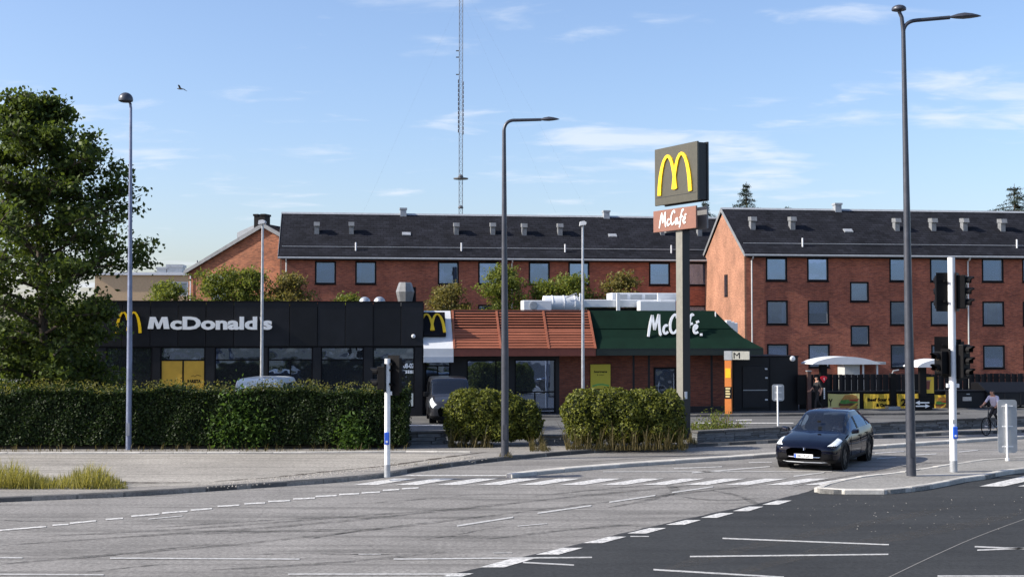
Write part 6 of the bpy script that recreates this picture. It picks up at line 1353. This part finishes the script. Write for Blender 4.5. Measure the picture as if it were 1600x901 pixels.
# spruces behind the right block
def spruce(label, px, yt, Y, lean=0, seed=3, sl_=.5):
    p = P(px, yt, Y); H = p.z; rg = np.random.default_rng(seed); t = thing('spruce_tree', label, 'tree', (p.x, Y, 0), 0, 'spruces behind the roofs'); tr = MB(); tr.tube([(0, 0, 0), (lean*.5, 0, H*.6), (lean, 0, H)], [.28, .16, .02], 8); pts = []; z = H*.45
    while z < H-.2:
        u = (H-z)/H; L_ = min(4.5, .18+(H-z)*sl_)
        for k in range(6):
            az = rg.uniform(0, 6.28); ln = L_*rg.uniform(.6, 1.15); c0 = np.array([lean*(z/H)**2, 0, z]); e = c0+np.array([math.cos(az)*ln, math.sin(az)*ln, -ln*.18+rg.uniform(-.1, .25)]); tr.tube([c0, e], [.035, .008], 4, False)
            n_ = int(60*ln)+10; f = rg.uniform(.1, 1.05, n_)[:, None]; pts.append(c0+(e-c0)*f+rg.normal(size=(n_, 3))*np.array([.10, .10, .09])*(1.2-f*.5)+np.array([0, 0, -.05])*f)
        z += .34+u*.25
    tr.build('trunk', M_BARK, t); leaf_mesh('crown', np.concatenate(pts), .17, M_NEEDLE, t, 0, .3)
spruce('upright spruce top showing above the right block roof near the pylon sign', 1166, 284, 108, 0, 3, .5); spruce('leaning spruce top between the two apartment roofs', 1110, 314, 100, -.4, 4, .7); spruce('spruce top above the roof at the right edge', 1583, 287, 112, .1, 6, .85); spruce('spruce tip just above the right roof ridge', 1232, 322, 112, 0, 8)
# hedges
def hedge(name, label, F, x0, x1, d, h, n, size, m_, z0=.12, rough=.12, group=None, round_=0.0, sprout=.22):
    t = thing(name, label, 'hedge', F.m @ Vector((x0, 0, z0)), math.degrees(F.a), group); Wd = x1-x0
    def top(x): return h*(1+.035*np.sin(x*1.7+1)+.025*np.sin(x*4.3))
    # core
    nx = max(4, int(Wd/.5)); vs, fs = [], []
    for i in range(nx+1):
        x = Wd*i/nx; tp = float(top(x))-.22; e = 1-round_*(abs(2*i/nx-1)**3); vs += [(min(max(x, .2), Wd-.2), .22, 0), (min(max(x, .2), Wd-.2), .2, tp*e*.8), (min(max(x, .25), Wd-.25), .35, tp*e), (min(max(x, .25), Wd-.25), d-.35, tp*e), (min(max(x, .2), Wd-.2), d-.2, 0)]
    for i in range(nx):
        for k in range(4): fs.append((i*5+k, (i+1)*5+k, (i+1)*5+k+1, i*5+k+1))
    fs += [(0, 1, 2, 3, 4), tuple(nx*5+k for k in range(5))]; MB().add(vs, fs).build('branches', M_CORE, t)
    A = np.array([Wd*h, Wd*d, d*h, d*h, Wd*h*.3]); A = A/A.sum(); P_, Nn = [], []
    lump = lambda a_, b_: .5+.25*np.sin(a_*2.1+b_*1.3)+.25*np.sin(a_*5.2-b_*3.1+2)
    for k, fr in enumerate(A):
        m2 = int(n*fr); u, v = NR.uniform(0, 1, m2), NR.uniform(0, 1, m2); dp = np.abs(NR.normal(0, rough, m2))
        if k in (0, 4):
            x = u*Wd; tp = top(x); z = v*tp; lm = lump(x, z)*.16; y = lm*.6+dp*.8-.03; y += .25*np.clip((z/tp-.86)/.14, 0, 1)**2; p = np.stack([x, y if k == 0 else d-y, z], 1); nn_ = np.tile([0, -1.0 if k == 0 else 1, .3], (m2, 1))
        elif k == 1:
            x = u*Wd; y = v*d; z = top(x)-dp*.9+.02; sp_ = NR.uniform(0, 1, m2) < .16; z = z+sp_*NR.uniform(0, sprout, m2)*(.4+.6*np.sin(x*3.7)**2); p = np.stack([x, y, z], 1); nn_ = np.tile([0, 0, 1.0], (m2, 1))
        else:
            y = u*d; z = v*h; x = (dp+lump(y, z)*.12) if k == 2 else Wd-(dp+lump(y, z)*.12); p = np.stack([x, y, z], 1); nn_ = np.tile([-1.0 if k == 2 else 1, 0, .3], (m2, 1))
        if round_:
            e = np.abs(2*p[:, 0]/Wd-1)**3; p[:, 2] *= 1-round_*e; p[:, 1] = d/2+(p[:, 1]-d/2)*(1-round_*.7*e)
        P_.append(p); Nn.append(nn_)
    leaf_mesh('foliage', np.concatenate(P_), size, m_, t, .1, .62, np.concatenate(Nn))
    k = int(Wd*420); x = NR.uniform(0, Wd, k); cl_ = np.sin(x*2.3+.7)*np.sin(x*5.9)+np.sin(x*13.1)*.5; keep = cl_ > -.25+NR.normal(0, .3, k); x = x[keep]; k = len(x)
    z = top(x)+NR.uniform(-.12, 1, k)**2*sprout*1.5; leaf_mesh('sunlit_tips', np.stack([x, NR.uniform(.0, d, k), z], 1), size*.95, M_SUNTIP, t, .1, .5); return t
M_SUNTIP = leafmat('hedge_sunlit_leaf', (.04, .055, .012), (.19, .18, .05), .4)  # pale tip leaves added along the top; sunlight painted into their colour
h0, h1 = G(-120, 701, .12), G(638, 700, .12); FH = Frame(h0, math.degrees(math.atan2(h1.y-h0.y, h1.x-h0.x)))
hh = FH.hit(300, 611, .3).z-.12
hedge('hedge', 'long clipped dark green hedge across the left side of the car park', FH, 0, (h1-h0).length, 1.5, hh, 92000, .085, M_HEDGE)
def lump_bush(name, label, F, lumps, n, size, m_, group, z0=.1):
    t = thing(name, label, 'bush', F.m @ Vector((0, 0, z0)), math.degrees(F.a), group); core = MB(); A = np.array([l[3]*l[5]+l[3]*l[4] for l in lumps]); A = A/A.sum(); P_, Nn = [], []
    for (x, y, z, rx, ry, rz_), fr in zip(lumps, A):
        M = Matrix.Translation((x, y, z)) @ Matrix.Diagonal((rx*.8, ry*.8, rz_*.8, 1)); core.lathe([(math.cos(a_)+.001, math.sin(a_)) for a_ in np.linspace(-1.5, 1.5, 8)], 12, M)
        k = int(n*fr); v = NR.normal(size=(k, 3)); v /= np.linalg.norm(v, axis=1, keepdims=True); r_ = 1-np.abs(NR.normal(0, .11, k))+.10*np.sin(v[:, 0]*6+x*3)*np.sin(v[:, 2]*5+y)+(NR.uniform(0, 1, k) < .05)*NR.uniform(0, .22, k)
        p = v*r_[:, None]*np.array([rx, ry, rz_])+np.array([x, y, z]); ok = p[:, 2] > .02; P_.append(p[ok]); Nn.append(v[ok])
    core.build('branches', M_CORE, t); leaf_mesh('foliage', np.concatenate(P_), size, m_, t, .15, .62, np.concatenate(Nn)); return t
a_ = G(696, 697, .12); F = Frame(a_, 0); wd = G(850, 697, .12).x-a_.x; tz = F.hit(760, 607, .7).z-.1
lump_bush('bush', 'rounded green bush behind the middle street lamp', F, [(wd*x, y, tz*z, wd*rx, ry, tz*rz_) for x, y, z, rx, ry, rz_ in ((.17, .75, .55, .19, .7, .42), (.22, .8, .76, .17, .6, .25), (.40, .7, .60, .22, .75, .38), (.45, .85, .76, .20, .6, .22), (.62, .75, .58, .20, .7, .37), (.78, .8, .44, .19, .65, .38), (.86, .8, .30, .13, .6, .30), (.1, .8, .28, .12, .6, .3), (.3, .6, .25, .22, .65, .3), (.55, .6, .25, .24, .65, .3))], 30000, .10, M_HEDGE2, 'bushes along the pavement')
a_ = G(883, 700, .12); F = Frame(a_, 2); wd = G(1074, 698, .12).x-a_.x; tz = F.hit(975, 606, .7).z-.1
lump_bush('bush', 'broad rounded green bush left of the pylon sign', F, [(wd*x, y, tz*z, wd*rx, ry, tz*rz_) for x, y, z, rx, ry, rz_ in ((.13, .8, .52, .145, .75, .40), (.2, .9, .76, .14, .6, .24), (.32, .75, .58, .17, .8, .38), (.45, .85, .78, .17, .6, .22), (.52, .7, .56, .17, .8, .38), (.68, .85, .76, .15, .6, .23), (.72, .75, .52, .17, .75, .38), (.88, .8, .58, .125, .7, .40), (.92, .8, .26, .1, .6, .28), (.2, .6, .24, .18, .7, .28), (.5, .55, .24, .22, .7, .28), (.78, .6, .24, .16, .7, .28))], 36000, .10, M_HEDGE2, 'bushes along the pavement')
# climbers growing out of the hedge front
pts = []; nn_ = []
for px, py_, r_ in ((372, 640, .55), (352, 672, .6), (400, 668, .5), (545, 672, .5), (560, 690, .45)):
    c = np.array(G(px, 700, .12)); z = P(px, py_, c[1]).z; n_ = 900; p = NR.normal(size=(n_, 3))*np.array([r_*.55, .13, r_*.6])+np.array([c[0], c[1]+.02, z]); p = p[p[:, 2] > .12]; pts.append(p)
stuff(leaf_mesh('ivy_growth', np.concatenate(pts), .13, leafmat('fresh_leaf', (.03, .06, .012), (.09, .16, .035), .35), None, .3, .5), 'brighter green climbing shoots growing through the long hedge', 'shoots')
# grass and weeds: blades
def blades(name, label, cat, spots, m_):
    vs, fs = [], []
    for x, y, z, h, w in spots:
        a_ = rng.uniform(0, 6.28); l_ = h*rng.uniform(.1, .7); dx, dy = math.cos(a_), math.sin(a_); px_, py_ = -dy*w, dx*w; k = len(vs)
        vs += [(x-px_, y-py_, z), (x+px_, y+py_, z), (x+dx*l_*.35+px_*.7, y+dy*l_*.35+py_*.7, z+h*.6), (x+dx*l_*.35-px_*.7, y+dy*l_*.35-py_*.7, z+h*.6), (x+dx*l_, y+dy*l_, z+h*rng.uniform(.8, 1))]; fs += [(k, k+1, k+2, k+3), (k+3, k+2, k+4)]
    return stuff(MB().add(vs, fs).build(name, m_), label, cat)
sp_ = []
c = G(70, 762, .1)
for i in range(5200):
    px = rng.uniform(-120, 200); u = (px+120)/320; edge = 1-max(0, (px-120)/85)**2; yy = rng.uniform(752, 764); p = G(px, yy, .1); hgt = (.58*max(.12, edge))*(.75+.35*math.sin(px*.045+1)) * rng.uniform(.3, 1.15)**1.4; sp_.append((p.x, p.y, .09, hgt, rng.uniform(.004, .011)))
blades('grass_tuft', 'tuft of dry yellow-green grass on the corner at the left', 'grass', sp_, M_GRASS)
sp_ = []
def weeds(px0, px1, y0, y1, n, h):
    for i in range(n): px = rng.uniform(px0, px1); p = G(px, rng.uniform(y0, y1), .1); sp_.append((p.x, p.y, .09, h*rng.uniform(.3, 1.2)*(.6+.4*math.sin(px*.35)), rng.uniform(.005, .014)))
weeds(884, 1075, 698.5, 703, 1300, .95); weeds(700, 770, 696, 699.5, 500, .75); weeds(828, 860, 700, 705, 350, .35); weeds(828, 848, 680, 700, 260, .6); weeds(1072, 1090, 684, 694, 420, .35); weeds(1080, 1165, 667, 674, 800, .32); weeds(1108, 1140, 655, 672, 160, .75); weeds(0, 640, 702, 706, 420, .32); weeds(780, 800, 711, 714, 90, .22); weeds(600, 700, 722, 728, 120, .06)
blades('weeds', 'dry brownish weeds along the foot of hedges, bushes and stone wall', 'weeds', sp_, M_WEED)
pts = []
for px, py_, r_, n_ in ((1110, 666, .45, 500), (1140, 668, .4, 420), (1085, 668, .35, 300), (1120, 650, .22, 150)):
    c = np.array(P(px, py_, G(px, 676, .1).y)); p = NR.normal(size=(n_, 3))*np.array([r_, .25, .14])+c; pts.append(p[p[:, 2] > .1])
stuff(leaf_mesh('low_shrubs', np.concatenate(pts), .09, M_SHRUB, None, .3, .5), 'low straggly green growth on top of the stone wall by the pylon sign', 'shrubs')
